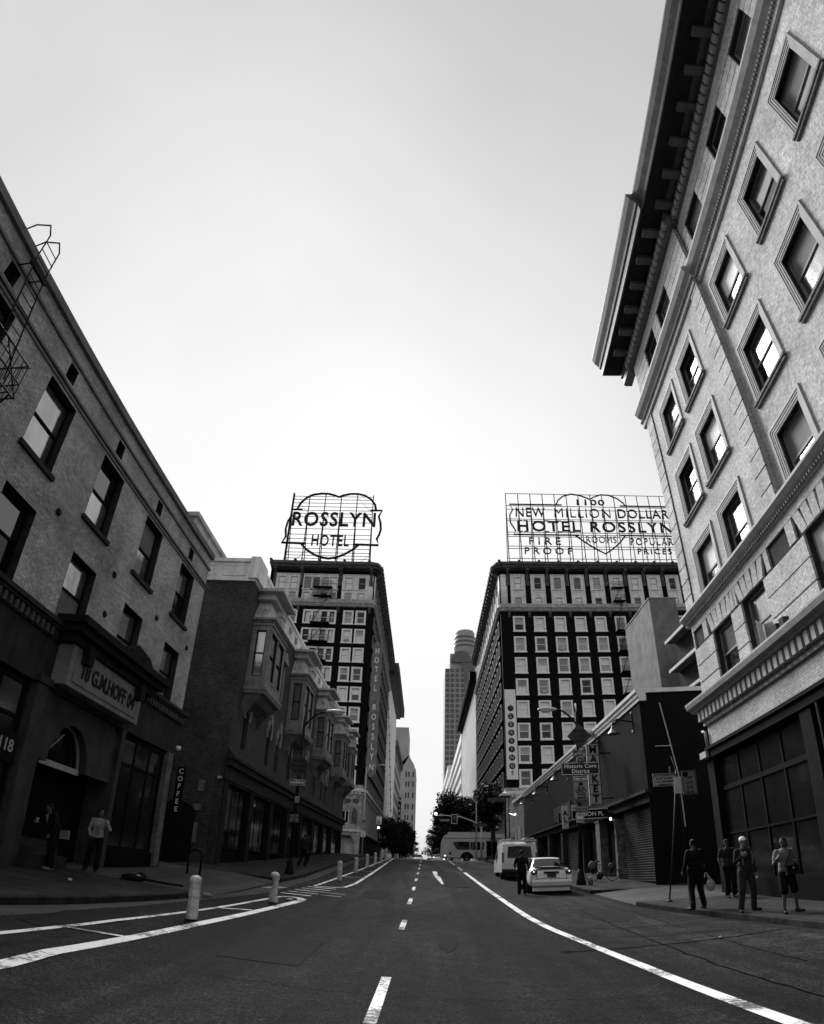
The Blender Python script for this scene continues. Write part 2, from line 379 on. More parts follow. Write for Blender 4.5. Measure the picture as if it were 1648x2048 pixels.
r = MB(); sheet(r, [(3.5, -30), (3.45, 1), (3.4, 7), (3.32, 10.2), (3.12, 13), (2.9, 15.6), (2.8, 18), (2.75, 72)], [(7.5, -30), (7.46, 12), (7.41, 13.6), (7.2, 15.7), (6.8, 17.9), (6.5, 20.3), (6.55, 72)], -30, 72, .004, nx=3); struct('parking_lane', r, lane_asphalt)
r = MB(); sheet(r, [(-2.0, 17), (-2.5, 30), (-2.7, 72)], [(-1.2, 17), (2.4, 30), (2.65, 72)], 17, 72, .003, nx=3); struct('worn_lane', r, lane_asphalt)
s1 = MB(); slab(s1, KL, -10.6, -30, 17, 1); struct('pavement', s1, [pave, kerbm])
s1 = MB(); slab(s1, KL2, -10.4, 26, 72, 1); struct('pavement', s1, [pave, kerbm])
s1 = MB(); slab(s1, KR, 11.5, -30, 20.3, -1); struct('pavement', s1, [pave, kerbm])
s1 = MB(); slab(s1, [(6.5, 26), (6.6, 72)], 11.2, 26, 72, -1); struct('pavement', s1, [pave, kerbm])
for E_, W_, sd in ((-6.5, -40, 1), (8, 50, -1)):
    s1 = MB(); slab(s1, E_, W_, 92, 300, sd); struct('pavement', s1, [pave, kerbm])
# alley aprons: pavement ramping down to the gutter
def apron(side, xw, xe, y0, y1):
    mb = MB(); rows = []
    for y in ys(y0, y1, 1.0): rows.append([(xw, y, gz(xw, y)+.152), (xe-side*1.7, y, gz(xe-side*1.7, y)+.15), (xe, y, gz(xe, y)+.012)])
    for a, b in zip(rows, rows[1:]): mb.add(a+b, [(0, 1, 4, 3), (1, 2, 5, 4)], 0)
    for rr in (rows[0], rows[-1]): mb.add(rr+[(xw, rr[0][1], rr[0][2]-.2)], [(0, 1, 2, 3)], 0)
    struct('driveway_apron', mb, [gutter])
apron(1, -10.6, -5.6, 17, 26); apron(-1, 11.5, 6.6, 20.3, 26)
gt = MB(); sheet(gt, [(-6.9, 5), (-6.9, 9), (-6.62, 11), (-6.4, 12.4), (-6.19, 14), (-5.95, 15.6), (-5.7, 17), (-5.5, 20), (-5.45, 26)], [(-6.25, 5), (-6.05, 11.4), (-5.7, 15), (-5.2, 18.3), (-4.75, 21.5), (-4.8, 29.4)], 5, 26, .006)
sheet(gt, KL2, [(-4.8, 26), (-4.75, 30), (-5.2, 47), (-5.4, 72)], 26, 72, .006)
struct('gutter', gt, gutter)
# painted markings
def paint_mat(name, v, worn):
    m = D.materials.new(name); m.use_nodes = True; nt = m.node_tree; L = nt.links; p = nt.nodes['Principled BSDF']; p.inputs['Roughness'].default_value = .7
    t = _n(nt, 'ShaderNodeTexCoord'); a = _n(nt, 'ShaderNodeTexNoise', Scale=14.0, Detail=8.0, Roughness=.75); L.new(t.outputs['Object'], a.inputs['Vector'])
    b = _n(nt, 'ShaderNodeTexNoise', Scale=1.2, Detail=4.0); L.new(t.outputs['Object'], b.inputs['Vector'])
    ad = _n(nt, 'ShaderNodeMath', operation='ADD'); L.new(a.outputs['Fac'], ad.inputs[0]); L.new(b.outputs['Fac'], ad.inputs[1])
    r = _n(nt, 'ShaderNodeMapRange'); r.inputs['From Min'].default_value = worn; r.inputs['From Max'].default_value = worn+.12
    r.inputs['To Min'].default_value = .06; r.inputs['To Max'].default_value = v; L.new(ad.outputs[0], r.inputs['Value']); L.new(r.outputs[0], p.inputs['Base Color']); return m
paint = paint_mat('road_paint', .72, .87); faded = paint_mat('faded_road_paint', .35, .9)
def stripe(pts, wd, m=paint, up=.012, name='road_marking', mb=None):
    own = mb is None; mb = mb or MB(); P = []
    for a, b in zip(pts, pts[1:]):
        n = max(1, int(math.dist(a, b)/.5)); P += [(a[0]+(b[0]-a[0])*i/n, a[1]+(b[1]-a[1])*i/n) for i in range(n)]
    P.append(pts[-1]); vs = []
    for i, p in enumerate(P):
        a, b = P[max(i-1, 0)], P[min(i+1, len(P)-1)]; d = Vector((b[0]-a[0], b[1]-a[1])).normalized(); ww = wd/2
        for sg in (-1, 1): x, y = p[0]-d.y*ww*sg, p[1]+d.x*ww*sg; vs.append((x, y, gz(x, y)+up))
    mb.add(vs, [(2*i, 2*i+1, 2*i+3, 2*i+2) for i in range(len(P)-1)])
    if own: return struct(name, mb, m)
def arc(c, r_, a0, a1, n=8): return [(c[0]+r_[0]*cos(rad(a0+(a1-a0)*i/n)), c[1]+r_[1]*sin(rad(a0+(a1-a0)*i/n))) for i in range(n+1)]
stripe([(-4.15, 2), (-4.2, 6.4), (-4.33, 7.6), (-4.28, 9.8), (-4.12, 12.5), (-3.82, 15.9), (-3.6, 18.3), (-3.5, 19.4)]+[(-3.52, 19.9), (-3.7, 20.25), (-3.95, 20.35), (-4.2, 20.2)], .24)
stripe([(-5.25, 2), (-5.27, 9.4), (-5.2, 11), (-4.84, 14.3), (-4.6, 16.5), (-4.38, 18.8), (-4.2, 20.2)], .13)
stripe([(-5.2, 9.5), (-4.4, 9.75)], .13, up=.016); stripe([(-4.65, 15.4), (-3.98, 15.8)], .13, up=.016); stripe([(-5.2, 4.3), (-4.3, 4.5)], .13, up=.016)
stripe([(-4.1, 25.6), (-4.0, 32), (-3.75, 44), (-3.5, 58), (-3.4, 70)], .13)
stripe([(-4.05, 25.5), (-3.4, 25.6), (-3.0, 26.2), (-2.86, 28.7), (-2.85, 36), (-2.9, 50), (-3.02, 70)], .16, up=.013)
for y in (32.8, 39.5, 46, 53, 60): stripe([(-3.85+(y-32)*.012, y), (-2.95, y+.3)], .13, up=.017)
for i, y in enumerate((21.4, 22.3, 23.2, 24.1, 25.0)): stripe([(-4.5+.06*i, y), (-3.5+.08*i, y-.1)], .17)
for y in (22.0, 23.0): stripe([(-3.3, y), (-2.6, y-.1)], .13, faded)
stripe([(-5.3, 22.6), (-4.85, 23.6)], .35, faded)
stripe([(3.45, 1), (3.4, 7), (3.32, 10.2), (3.12, 13), (2.9, 15.6), (2.8, 18), (2.78, 25), (2.75, 36), (2.72, 44)], .2)
stripe([(2.7, 46.5), (2.7, 52)], .16, faded); stripe([(2.66, 56), (2.62, 70)], .13, faded)
for y in (-3.2, 6.7, 14.7, 21, 26.8, 33, 39.6, 46, 53, 60, 66.5):
    if y > 0: x = -.5+.005*y; stripe([(x, y), (x+.02, y+(2.6 if y < 10 else 1.9 if y < 20 else 2.2))], .13)
mb = MB(); mb.add([(x, y, gz(x, y)+.014) for x, y in ((.62, 44), (.92, 44), (.86, 38), (.98, 38), (1.0, 31.5), (.9, 31.5), (.66, 38))], [(0, 1, 2, 6), (6, 3, 4, 5)]); struct('road_marking', mb, paint)
stripe([(-5.8, 70.6), (6.4, 70.6)], .35, faded); stripe([(-5.8, 67.6), (6.4, 67.6)], .3, paint)
mh = MB(); mh.lathe([(.0, gz(1.7, 30)+.005), (.33, gz(1.7, 30)+.012), (.36, gz(1.7, 30)+.008)], (1.7, 30, 0), 20, cap=False)
struct('manhole_cover', mh, mat('cast_iron', .012, .9, .3, 8, spec=.05))
pt = MB()
def blob(mb, c, rx, ry, up=.006, n=18, sd=1, rot=0):
    q = random.Random(sd); vs = []
    for k in range(n):
        a = 2*pi*k/n; j = .8+.35*q.random(); dx, dy = rx*cos(a)*j, ry*sin(a)*j
        x, y = c[0]+dx*cos(rot)-dy*sin(rot), c[1]+dx*sin(rot)+dy*cos(rot); vs.append((x, y, gz(x, y)+up))
    mb.add([(c[0], c[1], gz(*c)+up)]+vs, [(0, 1+k, 1+(k+1) % n) for k in range(n)])
for c, rx, ry, sd in (((4.9, 18.5), .7, 2.2, 3), ((5.2, 13.6), 1.2, .25, 4), ((-1.6, 24), .5, 2.0, 5), ((-5.6, 11.0), .5, 2.0, 6), ((.5, 13), .2, 1.2, 8)): blob(pt, c, rx, ry, .009, sd=sd)
struct('asphalt_patch', pt, mat('patch_asphalt', .009, .95, .3, 2, spec=.1, fine=.4, bscale=80))

sealm = mat('crack_sealant', .006, 1.0, .3, 4, spec=0.0)
q_ = random.Random(21)
for (a_, b_, w_) in (((2.4, 11.9), (7.0, 12.6), .05), ((3.6, 15.2), (6.4, 15.0), .03), ((4.2, 5), (4.6, 20), .03), ((-3.4, 8.2), (2.9, 8.0), .012), ((5.4, 9), (5.9, 19), .02)):
    n = 40; P_ = [(a_[0]+(b_[0]-a_[0])*k/n+q_.gauss(0, .02), a_[1]+(b_[1]-a_[1])*k/n+q_.gauss(0, .02)) for k in range(n+1)]; stripe(P_, w_, sealm, .010, 'sealed_crack')
for (x0, x1, y0, y1, v) in ((-2.9, -1.7, 9.6, 12.2, 0), (.9, 2.2, 30, 44, 0)):
    mb = MB(); sheet(mb, x0, x1, y0, y1, .007); struct('asphalt_patch', mb, (mat('patch_asphalt', 0), mat('pale_patch_asphalt', .03, .9, .3, 2, fine=.4, bscale=60))[v])
# ------------------------------------------------------------------ shared materials
redbrick = brick('brown_brick', .32, .46, .19, stain=.45)
b2brick = brick('dark_brick', .055, .085, .035, stain=.35)
palebrick = brick('pale_brick', .4, .5, .32, bw_=.22, bh=.075, stain=.26, bump=.4, msize=.011)
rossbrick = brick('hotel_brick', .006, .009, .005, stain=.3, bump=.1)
stone_d = mat('dark_stone', .035, .85, .35, 1.2, bump=.2, fine=.2, streak=.3)
stone_m = mat('grey_stone', .28, .8, .3, 1.5, bump=.2, fine=.2, streak=.35)
stone_l = mat('pale_stone', .5, .75, .15, 1.5, bump=.15, fine=.12, streak=.2)
terra = mat('terracotta', .85, .6, .2, 1.2, bump=.15, bscale=12, fine=.25, streak=.25)
terra_d = mat('sooty_terracotta', .1, .7, .45, 1.6, bump=.3, bscale=8, fine=.5, streak=.3)
white_fr = mat('white_frame', .9, .6, .12, 3, streak=.15)
white_dull = mat('dull_white_frame', .38, .7, .2, 3)
dark_fr = mat('dark_frame', .007, .7, .2, 3, spec=.04)
iron = mat('black_iron', .01, .6, .3, 6, spec=.08)
steel = mat('grey_steel', .09, .5, .25, 4, metal=.3)
galv = mat('pale_steel', .42, .45, .2, 3, metal=.2)
blackm = mat('black_void', .006, .9, .2, 2)
shopdark = mat('shopfront_dark', .006, .8, .4, 1.0, spec=.04)
tar = mat('roof_tar', .03, .95, .3, .5)
shopglass = glass('shop_glass', .006, .08, 1.4)
winglass = glass('window_glass', .015, .05, 2.1)
brightglass = glass('bright_window_glass', .45, .12, 2.2, metal=.85, wob=.1)
blind = mat('window_blind', .85, .7, .12, 2)
blind_g = mat('grey_blind', .16, .7, .25, 2)
curtain = mat('curtain', .45, .8, .3, 5)
black_ink = mat('black_ink', .012, .6, .1, 3)
white_ink = mat('white_ink', .75, .6, .1, 3)

def sash(name, w_, h_, fr=.07, mats=None, rail=.5, panes=(0, 1), root=None, loc=(0, 0, 0), y=0.0, deep=.06, dz=True):
    """double-hung window filling a hole w_ x h_; origin bottom centre; window > frame piece, two panes"""
    fm = mats[0]
    mb = MB(); mb.ring(-w_/2, w_/2, 0, h_, fr, y, y+deep); zr = h_*rail; mb.box(-w_/2+fr, w_/2-fr, y-.01, y+deep-.01, zr-.03, zr+.03)
    o = link(name, mb.mesh(name, [fm]), root, loc)
    for k, (a, b) in enumerate(((zr+.03, h_-fr), (fr, zr-.03))):
        g_ = MB().box(-w_/2+fr, w_/2-fr, y+.025+.012*k, y+.035+.012*k, a, b); link('pane', g_.mesh('pane', [mats[1+k]]), o)
    return o

# ------------------------------------------------------------------ near left brick building (three storeys)
def left_building():
    a = rad(.9); z0 = .4
    t = thing('brick_building', 'three-storey brown brick building with a carved stone entrance hood, left edge of the street', 'building',
              (-9.9*cos(a), 9.9*sin(a), z0), pi/2-a)
    U = [-7.03, -3.6, -.17, 3.26, 6.69, 10.12, 13.53, 16.97, 20.45]
    up = [(u, u+1.45, 9.85, 12.0) for u in U]; lo = [(u+.06, u+1.48, 6.76, 8.75) for u in U]
    att = [(u+.45, u+.9, 12.42, 12.92) for u in U]
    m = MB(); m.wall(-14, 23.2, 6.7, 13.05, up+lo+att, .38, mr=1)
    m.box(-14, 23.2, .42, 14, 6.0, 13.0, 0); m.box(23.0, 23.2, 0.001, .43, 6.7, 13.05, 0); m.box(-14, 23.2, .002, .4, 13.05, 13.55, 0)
    part('wall', m, [redbrick, mat('shaded_reveal', .03, .9, .4, 3)], t)  # reveals coloured darker than the brick to stand for recess shade
    m = MB()                                                         # parapet cap and string mouldings
    m.box(-14.1, 23.32, -.12, 14, 13.56, 13.8); m.box(-14.1, 23.27, -.07, .3, 13.0, 13.08); m.box(-14.1, 23.3, -.09, .01, 12.2, 12.27); m.box(-14.1, 23.26, -.05, .01, 12.08, 12.16)
    parts('moulding', m, [mat('weathered_cap', .16, .85, .3, 1.5, bump=.2, fine=.25)], t)
    part('roof', MB().box(-13.8, 22.9, .5, 13.8, 13.81, 13.85), tar, t)
    mats_v = [brightglass, brightglass, winglass]
    for i, h in enumerate(up+lo):
        w_, hh = h[1]-h[0], h[3]-h[2]
        hi = i < len(up); k = (i*7) % 5
        top = [brightglass, brightglass, winglass, brightglass, blind_g][k]; bot = [brightglass, winglass, brightglass, shopglass, brightglass][k]
        if not hi: top, bot = (winglass, shopglass) if k % 2 else (brightglass, blind_g)
        wd = sash('window', w_, hh, .07, (dark_fr, top, bot), .52, root=t, loc=((h[0]+h[1])/2, 0, h[2]-z0), y=.24)
        sl_ = MB().box(-w_/2-.12, w_/2+.12, -.1, .02, -.13, 0); link('sill', sl_.mesh('sill', [stone_d]), wd)
    for h in att: part('vent', MB().box(h[0], h[1], .2, .24, h[2], h[3]), [blackm], t)
    part('tie_plate', MB().lathe([(.0, -.05), (.1, -.05), (.12, 0)], (12.4, 0, 9.25), 6, axis='y', cap=False), iron, t)
    for u, z in ((15.95, 9.2), (19.4, 9.2), (22.5, 9.2), (16, 7.9), (18.9, 7.2)):
        part('tie_plate', MB().lathe([(.0, -.05), (.09, -.05), (.12, 0)], (u, 0, z), 6, axis='y', cap=False), iron, t)
    # lower cornice with dentils, plaster fascia
    m = MB(); m.box(-14, 23.35, -.28, .01, 6.6, 6.72); m.box(-14, 23.3, -.2, .01, 6.52, 6.6); m.box(-14, 23.2, -.03, .3, 5.05, 6.25); m.box(-14, 23.25, -.08, .2, 6.25, 6.52)
    part('cornice', m, [stone_d], t)
    m = MB(); u = -13.9
    while u < 23.2:
        if not 13.6 < u < 19.6: m.box(u, u+.11, -.17, -.06, 6.28, 6.5)
        u += .24
    part('dentil_band', m, [mat('dentil_stone', .09, .8, .3, 3)], t)
    # entrance hood, name panel, arch
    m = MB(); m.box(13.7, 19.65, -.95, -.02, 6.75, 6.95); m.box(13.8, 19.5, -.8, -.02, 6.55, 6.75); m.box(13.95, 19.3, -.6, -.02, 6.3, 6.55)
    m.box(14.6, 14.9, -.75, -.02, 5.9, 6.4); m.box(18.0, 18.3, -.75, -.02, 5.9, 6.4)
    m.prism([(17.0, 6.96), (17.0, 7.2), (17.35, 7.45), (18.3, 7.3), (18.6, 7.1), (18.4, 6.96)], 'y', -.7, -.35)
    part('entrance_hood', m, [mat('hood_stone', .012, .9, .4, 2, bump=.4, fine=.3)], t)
    panel = part('name_panel', MB().box(14.15, 18.6, -.5, -.031, 5.2, 6.28).box(14.4, 18.35, -.53, -.5, 5.35, 6.12), [mat('name_panel_stone', .2, .85, .3, 2, bump=.4, bscale=25, fine=.3)], t)
    text('18 G.M.HOFF 04', panel, (16.38, -.545, 5.74-z0), black_ink, .62, ext=.012, offset=.012, sx=.78, spacing=1.0)
    # arch wall (plaster spandrel with a semicircular transom), pier
    m = MB(); ac, ar, zb, zt = 16.1, 1.05, 3.3, 5.2; yy = .12; n = 14
    pts = [(ac+ar*cos(pi*i/n), zb+ar*1.12*sin(pi*i/n)) for i in range(n+1)]
    out = [(18.7, zb)]+[(18.7, zt)]+[(14.5, zt)]+[(14.5, zb)]
    for i in range(n):
        p, q = pts[i], pts[i+1]
        def proj(p_):
            ang = math.atan2(p_[1]-zb, p_[0]-ac); k = min((2.6 if cos(ang) > 0 else 1.6)/max(abs(cos(ang)), 1e-6), (zt-zb)/max(sin(ang), 1e-6)); return (ac+k*cos(ang), zb+k*sin(ang))
        P_, Q_ = proj(p), proj(q)
        m.add([(p[0], yy, p[1]), (P_[0], yy, P_[1]), (Q_[0], yy, Q_[1]), (q[0], yy, q[1])], [(0, 1, 2, 3)])
        m.add([(p[0], yy, p[1]), (q[0], yy, q[1]), (q[0], yy+.55, q[1]), (p[0], yy+.55, p[1])], [(0, 1, 2, 3)])
    cz = [(14.5, zt), (18.7, zt)]
    m.box(14.5, 18.7, yy+.001, yy+.3, 5.0, 5.25); m.box(14.3, 14.5, yy-.1, 1.2, .5, 5.2); m.box(18.7, 18.95, -.03, 1.2, .5, 5.2)
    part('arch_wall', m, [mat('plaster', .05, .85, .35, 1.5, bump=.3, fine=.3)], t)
    m = MB(); m.box(ac-ar-.02, ac+ar+.02, .34, .42, 3.24, 3.4)
    m.tube([(ac-ar*.95, .36, 3.4), (ac-.1, .36, 4.2)], .02, 5)
    for i in range(n): p, q = pts[i], pts[i+1]; m.tube([(p[0], .4, p[1]), (q[0], .4, q[1])], .05, 4)
    tr = part('transom', m, [white_dull], t)
    g_ = MB(); g_.add([(p[0], .5, p[1]-z0) for p in pts], [tuple(range(n+1))]); link('pane', g_.mesh('pane', [shopglass]), tr)
    part('pier', MB().box(13.62, 14.12, -.1, .3, .5, 5.06).box(13.55, 14.2, -.16, .3, 5.06, 5.25), [mat('pier_plaster', .045, .8, .35, 2, fine=.3)], t)
    part('pier', MB().box(22.5, 22.95, -.08, .3, .9, 5.06), [mat('pale_pier', .12, .8, .45, 3, fine=.3, bscale=12)], t)
    part('entrance_steps', MB().box(14.5, 16.4, -.25, 1.5, .5, .95).box(14.5, 16.4, .1, 1.5, .9, 1.12).box(14.5, 16.4, .45, 1.5, 1.1, 1.3), [stone_d], t)
    # dark shopfronts
    m = MB(); m.box(-14, 23.0, .9, 1.2, .3, 6.0); m.box(-14, 13.6, .02, .35, .3, 1.0); m.box(18.95, 22.5, .02, .35, .5, 1.35)
    m.box(22.95, 23.2, -.02, 13.9, .3, 5.1); m.box(-14, 23.1, 1.0, 13.9, .3, 6.6)
    part('shopfront', m, [shopdark], t)
    for a0, a1 in ((19.0, 22.45), (8.2, 13.5), (2.5, 8.0), (-6, 2.3)):
        m = MB(); m.ring(a0, a1, 1.35, 4.95, .1, .1, .2); n = max(3, round((a1-a0)/1.1))
        for k in range(1, n): x = a0+(a1-a0)*k/n; m.box(x-.035, x+.035, .11, .19, 1.44, 4.86)
        m.box(a0+.1, a1-.1, .1, .2, 4.0, 4.1)
        f_ = part('shop_window', m, [dark_fr], t)
        link('pane', MB().box(a0+.05, a1-.05, .14, .15, 1.4-z0, 4.9-z0).mesh('pane', [glass('dusty_shop_glass', .012, .1, 1.5)]), f_)
    nb = part('number_board', MB().box(12.55, 13.4, -.04, .02, 2.95, 3.65), [blackm], t)
    text('118', nb, (12.98, -.055, 3.3-z0), white_dull, .42, ext=.01, offset=.005)
    return t
LB = left_building()
def add_coffee():
    a = rad(.9)
    def W(u, d, z): return (-9.9*cos(a)+u*sin(a)-d*cos(a), 9.9*sin(a)+u*cos(a)+d*sin(a), z)
    p = W(23.3, -.35, 2.9)
    t = thing('coffee_sign', 'narrow black hanging sign reading COFFEE downwards on the corner of the brown brick building', 'sign', p, 0)
    part('board', MB().box(-.17, .17, -.03, .03, 0, 1.75), [blackm], t, rel=False)
    parts('bracket', MB().box(-.35, -.17, -.02, .02, 1.6, 1.65).box(-.35, -.17, -.02, .02, .15, .2), [iron], t, rel=False)
    for i, c in enumerate('COFFEE'): text(c, t, (0, -.045, 1.58-.285*i), white_ink, .27, ext=.008, offset=.004)
    p = W(23.0, -.2, 5.25)
    l_ = thing('wall_lamp', 'small white flood lamp fixed above the coffee sign', 'lamp', p, 0)
    part('arm', MB().tube([(-.1, .1, 0), (0, -.12, .05), (.1, -.3, .02)], .02, 6), [iron], l_, rel=False)
    part('lamp_head', MB().lathe([(.04, 0), (.09, .05), (.1, .16), (.0, .17)], (.12, -.32, -.08), 12), [mat('lamp_white', .8, .4, .05)], l_, rel=False)
add_coffee()
def fire_ladder():
    a = rad(.9); t = thing('fire_escape', 'black iron fire escape platform and ladder curling over the parapet of the brown brick building', 'fire escape', (-9.9*cos(a), 9.9*sin(a), 9.6), pi/2-a)
    m = MB(); u0, u1 = 7.35, 7.9
    for u in (u0, u1): m.tube([(u, -.95, 9.7), (u, -.6, 12.2), (u, -.45, 13.3), (u, -.42, 14.1), (u, -.2, 14.6), (u, .3, 14.75), (u, .7, 14.55), (u, .8, 13.85)], .022, 6)
    z = 10.0
    while z < 13.9: yv = -.95+(z-9.7)*.14 if z < 12.2 else -.6+(z-12.2)*.1; m.tube([(u0, yv, z), (u1, yv, z)], .014, 5); z += .32
    for u in (u0, u1): m.tube([(u, -.5, 13.0), (u, 0, 13.0)], .02, 5)
    m.box(u0-.1, u1+.1, -.5, -.44, 12.9, 13.0)
    part('ladder', m, [iron], t)
    m = MB()
    for zz in (9.7, 10.1, 10.65):
        m.tube([(4.4, 0, zz), (4.4, -.8, zz), (8.5, -.8, zz), (8.5, 0, zz)], .022, 6)
    for k in range(21): u = 4.4+4.1*k/20; m.tube([(u, -.8, 9.7), (u, -.8, 10.65)], .011, 4); m.tube([(u, -.8, 9.7), (u, 0, 9.7)], .014, 4)
    for k in range(5): y_ = -.8+.8*k/5; m.tube([(8.5, y_, 9.7), (8.5, y_, 10.65)], .011, 4)
    for k in range(4): u = 4.5+1.02*k; m.tube([(u, -.81, 9.7), (u+1.0, -.81, 10.65)], .016, 4); m.tube([(u+1.0, -.81, 9.7), (u, -.81, 10.65)], .016, 4)
    m.tube([(8.4, -.75, 9.7), (8.4, 0, 8.7)], .025, 5); m.tube([(4.5, -.75, 9.7), (4.5, 0, 8.7)], .025, 5); m.tube([(6.5, -.75, 9.7), (6.5, 0, 8.7)], .025, 5)
    part('platform', m, [iron], t)
fire_ladder()

# ------------------------------------------------------------------ second left building with oriel bays
def bay_building():
    a = rad(.9); z0 = .9
    t = thing('bay_window_building', 'dark brick building with ornate projecting bay windows and a pale parapet beyond the left alley', 'building',
              (-9.9*cos(a), 9.9*sin(a), z0), pi/2-a)
    holes = []
    for u in (31.4, 36.2, 38.6, 42.2, 45.6, 48.0, 52.0, 55.4, 57.8): holes.append((u, u+.8, 6.9, 9.0))
    for u in (35.6, 37.4, 45.2, 47.0, 54.8, 56.6): holes.append((u, u+.9, 11.2, 13.6))
    m = MB(); m.wall(29.5, 70.3, 5.0, 15.6, holes, .3); m.box(29.5, 29.52, 0.001, 16, .7, 15.6)
    m.box(29.51, 70.3, .32, 16, 5.0, 15.6); m.box(70.28, 70.3, 0.001, 16, .7, 15.6); m.box(29.51, 70.3, .35, 15.9, .5, 5.0)
    part('wall', m, [b2brick], t)
    for h in holes:
        w_, hh = h[1]-h[0], h[3]-h[2]; wd = sash('window', w_, hh, .06, (dark_fr, shopglass, shopglass), root=t, loc=((h[0]+h[1])/2, 0, h[2]-z0), y=.2)
        if hh < 2.2:                                                  # carved pale hood on the arched windows
            hd = MB(); c = 0
            for i in range(8):
                a0, a1 = pi*i/8, pi*(i+1)/8; r0, r1 = w_/2, w_/2+.2
                q = [(r0*cos(a0), r0*sin(a0)), (r1*cos(a0), r1*1.15*sin(a0)), (r1*cos(a1), r1*1.15*sin(a1)), (r0*cos(a1), r0*sin(a1))]
                hd.prism([(x, z+hh-.05) for x, z in q], 'y', -.1, .02)
            hd.prism([(-.14, hh+.3), (.14, hh+.3), (.2, hh+.75), (0, hh+.95), (-.2, hh+.75)], 'y', -.16, .02)
            hd.box(-w_/2-.2, -w_/2, -.08, .02, hh-.5, hh); hd.box(w_/2, w_/2+.2, -.08, .02, hh-.5, hh)
            link('hood_mould', hd.mesh('hood_mould', [stone_m]), wd)
        else:
            hd = MB().box(-w_/2-.2, w_/2+.2, -.3, .02, hh+.02, hh+.14).prism([(-w_/2-.2, hh+.14), (w_/2+.2, hh+.14), (0, hh+.75)], 'y', -.28, .02)
            hd.box(-w_/2-.18, -w_/2, -.08, .02, 0, hh); hd.box(w_/2, w_/2+.18, -.08, .02, 0, hh); link('pediment', hd.mesh('pediment', [stone_m]), wd)
    pale = mat('pale_painted_parapet', .85, .7, .15, 1.5, fine=.1, streak=.25)
    m = MB(); m.box(29.42, 70.4, -.08, .25, 15.6, 16.62); m.box(29.3, 70.5, -.2, .3, 16.62, 16.82); m.box(29.38, 70.45, -.13, .28, 15.5, 15.62)
    m.box(29.42, 29.75, .25, 16, 15.6, 16.62); m.box(29.3, 29.8, .3, 16, 16.62, 16.82); m.box(29.38, 29.75, .28, 16, 15.5, 15.62)
    u = 30.0
    while u < 69.5: m.ring(u, u+1.5, 15.8, 16.45, .07, -.11, -.08); u += 1.95
    for k in range(7): y_ = .5+k*1.7; m.box(29.39, 29.42, y_, y_+.06, 15.8, 16.45).box(29.39, 29.42, y_+1.2, y_+1.26, 15.8, 16.45).box(29.39, 29.42, y_, y_+1.26, 16.4, 16.45).box(29.39, 29.42, y_, y_+1.26, 15.8, 15.85)
    m.box(29.25, 31.0, -.28, .25, 15.62, 16.9)
    part('parapet', m, [pale], t)
    m = MB(); u = 30.3
    while u < 69.5:
        m.prism([(u, 15.9), (u+.45, 15.85), (u+.75, 16.1), (u+.45, 16.4), (u+.1, 16.3)], 'y', -.13, -.081); u += 1.95
    parts('parapet_ornament', m, [stone_m], t)
    part('roof', MB().box(29.7, 70.2, .3, 15.9, 15.7, 15.75), [tar], t)
    part('penthouse', MB().box(27.8, 36, 3.3, 13, 15.76, 18.5).box(27.6, 36.2, 3.15, 13.2, 18.5, 18.75).ring(27.9, 35.8, 16.3, 18.2, .25, 3.24, 3.3), [mat('penthouse_render', .45, .8, .2, 1.2, fine=.15, streak=.25)], t)
    # ground-floor cornice, piers, dark shops
    m = MB(); m.box(29.2, 70.5, -.45, .02, 6.05, 6.2); m.box(29.3, 70.5, -.3, .02, 5.75, 6.05); m.prism([(-.42, 6.2), (.0, 6.2), (.0, 6.65)], 'x', 29.3, 70.4); m.box(29.4, 70.4, -.1, .02, 5.1, 5.75)
    part('shop_cornice', m, [mat('shop_cornice', .025, .8, .4, 2, fine=.3)], t)
    m = MB()
    for u in (29.5, 34.2, 38.8, 43.5, 48, 53, 58, 63, 69.6): m.box(u, u+.7, -.04, .5, .7, 5.1)
    parts('shop_pier', m, [mat('shop_pier', .012, .8, .4, 2)], t)
    m = MB(); m.box(30, 69.8, .25, .34, .6, 5.1)
    part('shopfront', m, [shopdark], t)
    for u in (30.3, 35, 39.6, 44.3, 48.8, 53.8, 58.8, 63.8):
        f_ = part('shop_window', MB().ring(u, u+3.7, 1.9, 4.9, .08, .15, .22).box(u+1.2, u+1.26, .16, .21, 1.98, 4.82).box(u+2.5, u+2.56, .16, .21, 1.98, 4.82), [dark_fr], t)
        link('pane', MB().box(u+.05, u+3.65, .18, .19, 1.95-z0, 4.85-z0).mesh('pane', [shopglass]), f_)
    # oriel bays
    capm = mat('bay_cap', .5, .75, .2, 2, fine=.15, streak=.3); bodym = mat('bay_paint', .26, .7, .3, 2.5, fine=.2, streak=.35)
    for u0, wd_ in ((30.6, 3.4), (40.6, 3.4), (50.4, 3.4), (60.2, 3.4), (67.0, 3.0)):
        u1 = u0+wd_; pr = -1.08; x0 = u0+.0; hi = 1
        m = MB()
        m.box(x0, u1, pr, -.01, 9.3, 9.9)                             # apron
        m.box(x0-.14, u1+.14, pr-.14, -.01, 9.14, 9.3); m.box(x0-.08, u1+.08, pr-.08, -.01, 8.95, 9.14)
        k = x0
        while k < u1: m.box(k, k+.09, pr-.12, pr-.08, 8.98, 9.12); k += .18
        k = pr
        while k < -.1: m.box(x0-.12, x0-.08, k, k+.09, 8.98, 9.12); k += .18
        for (a_, b_) in ((x0, pr), (u1-.26, pr), (x0, -.27), (u1-.26, -.27), (x0+wd_/2-.13, pr)): m.box(a_, a_+.26, b_, b_+.26, 9.9, 12.55)   # posts
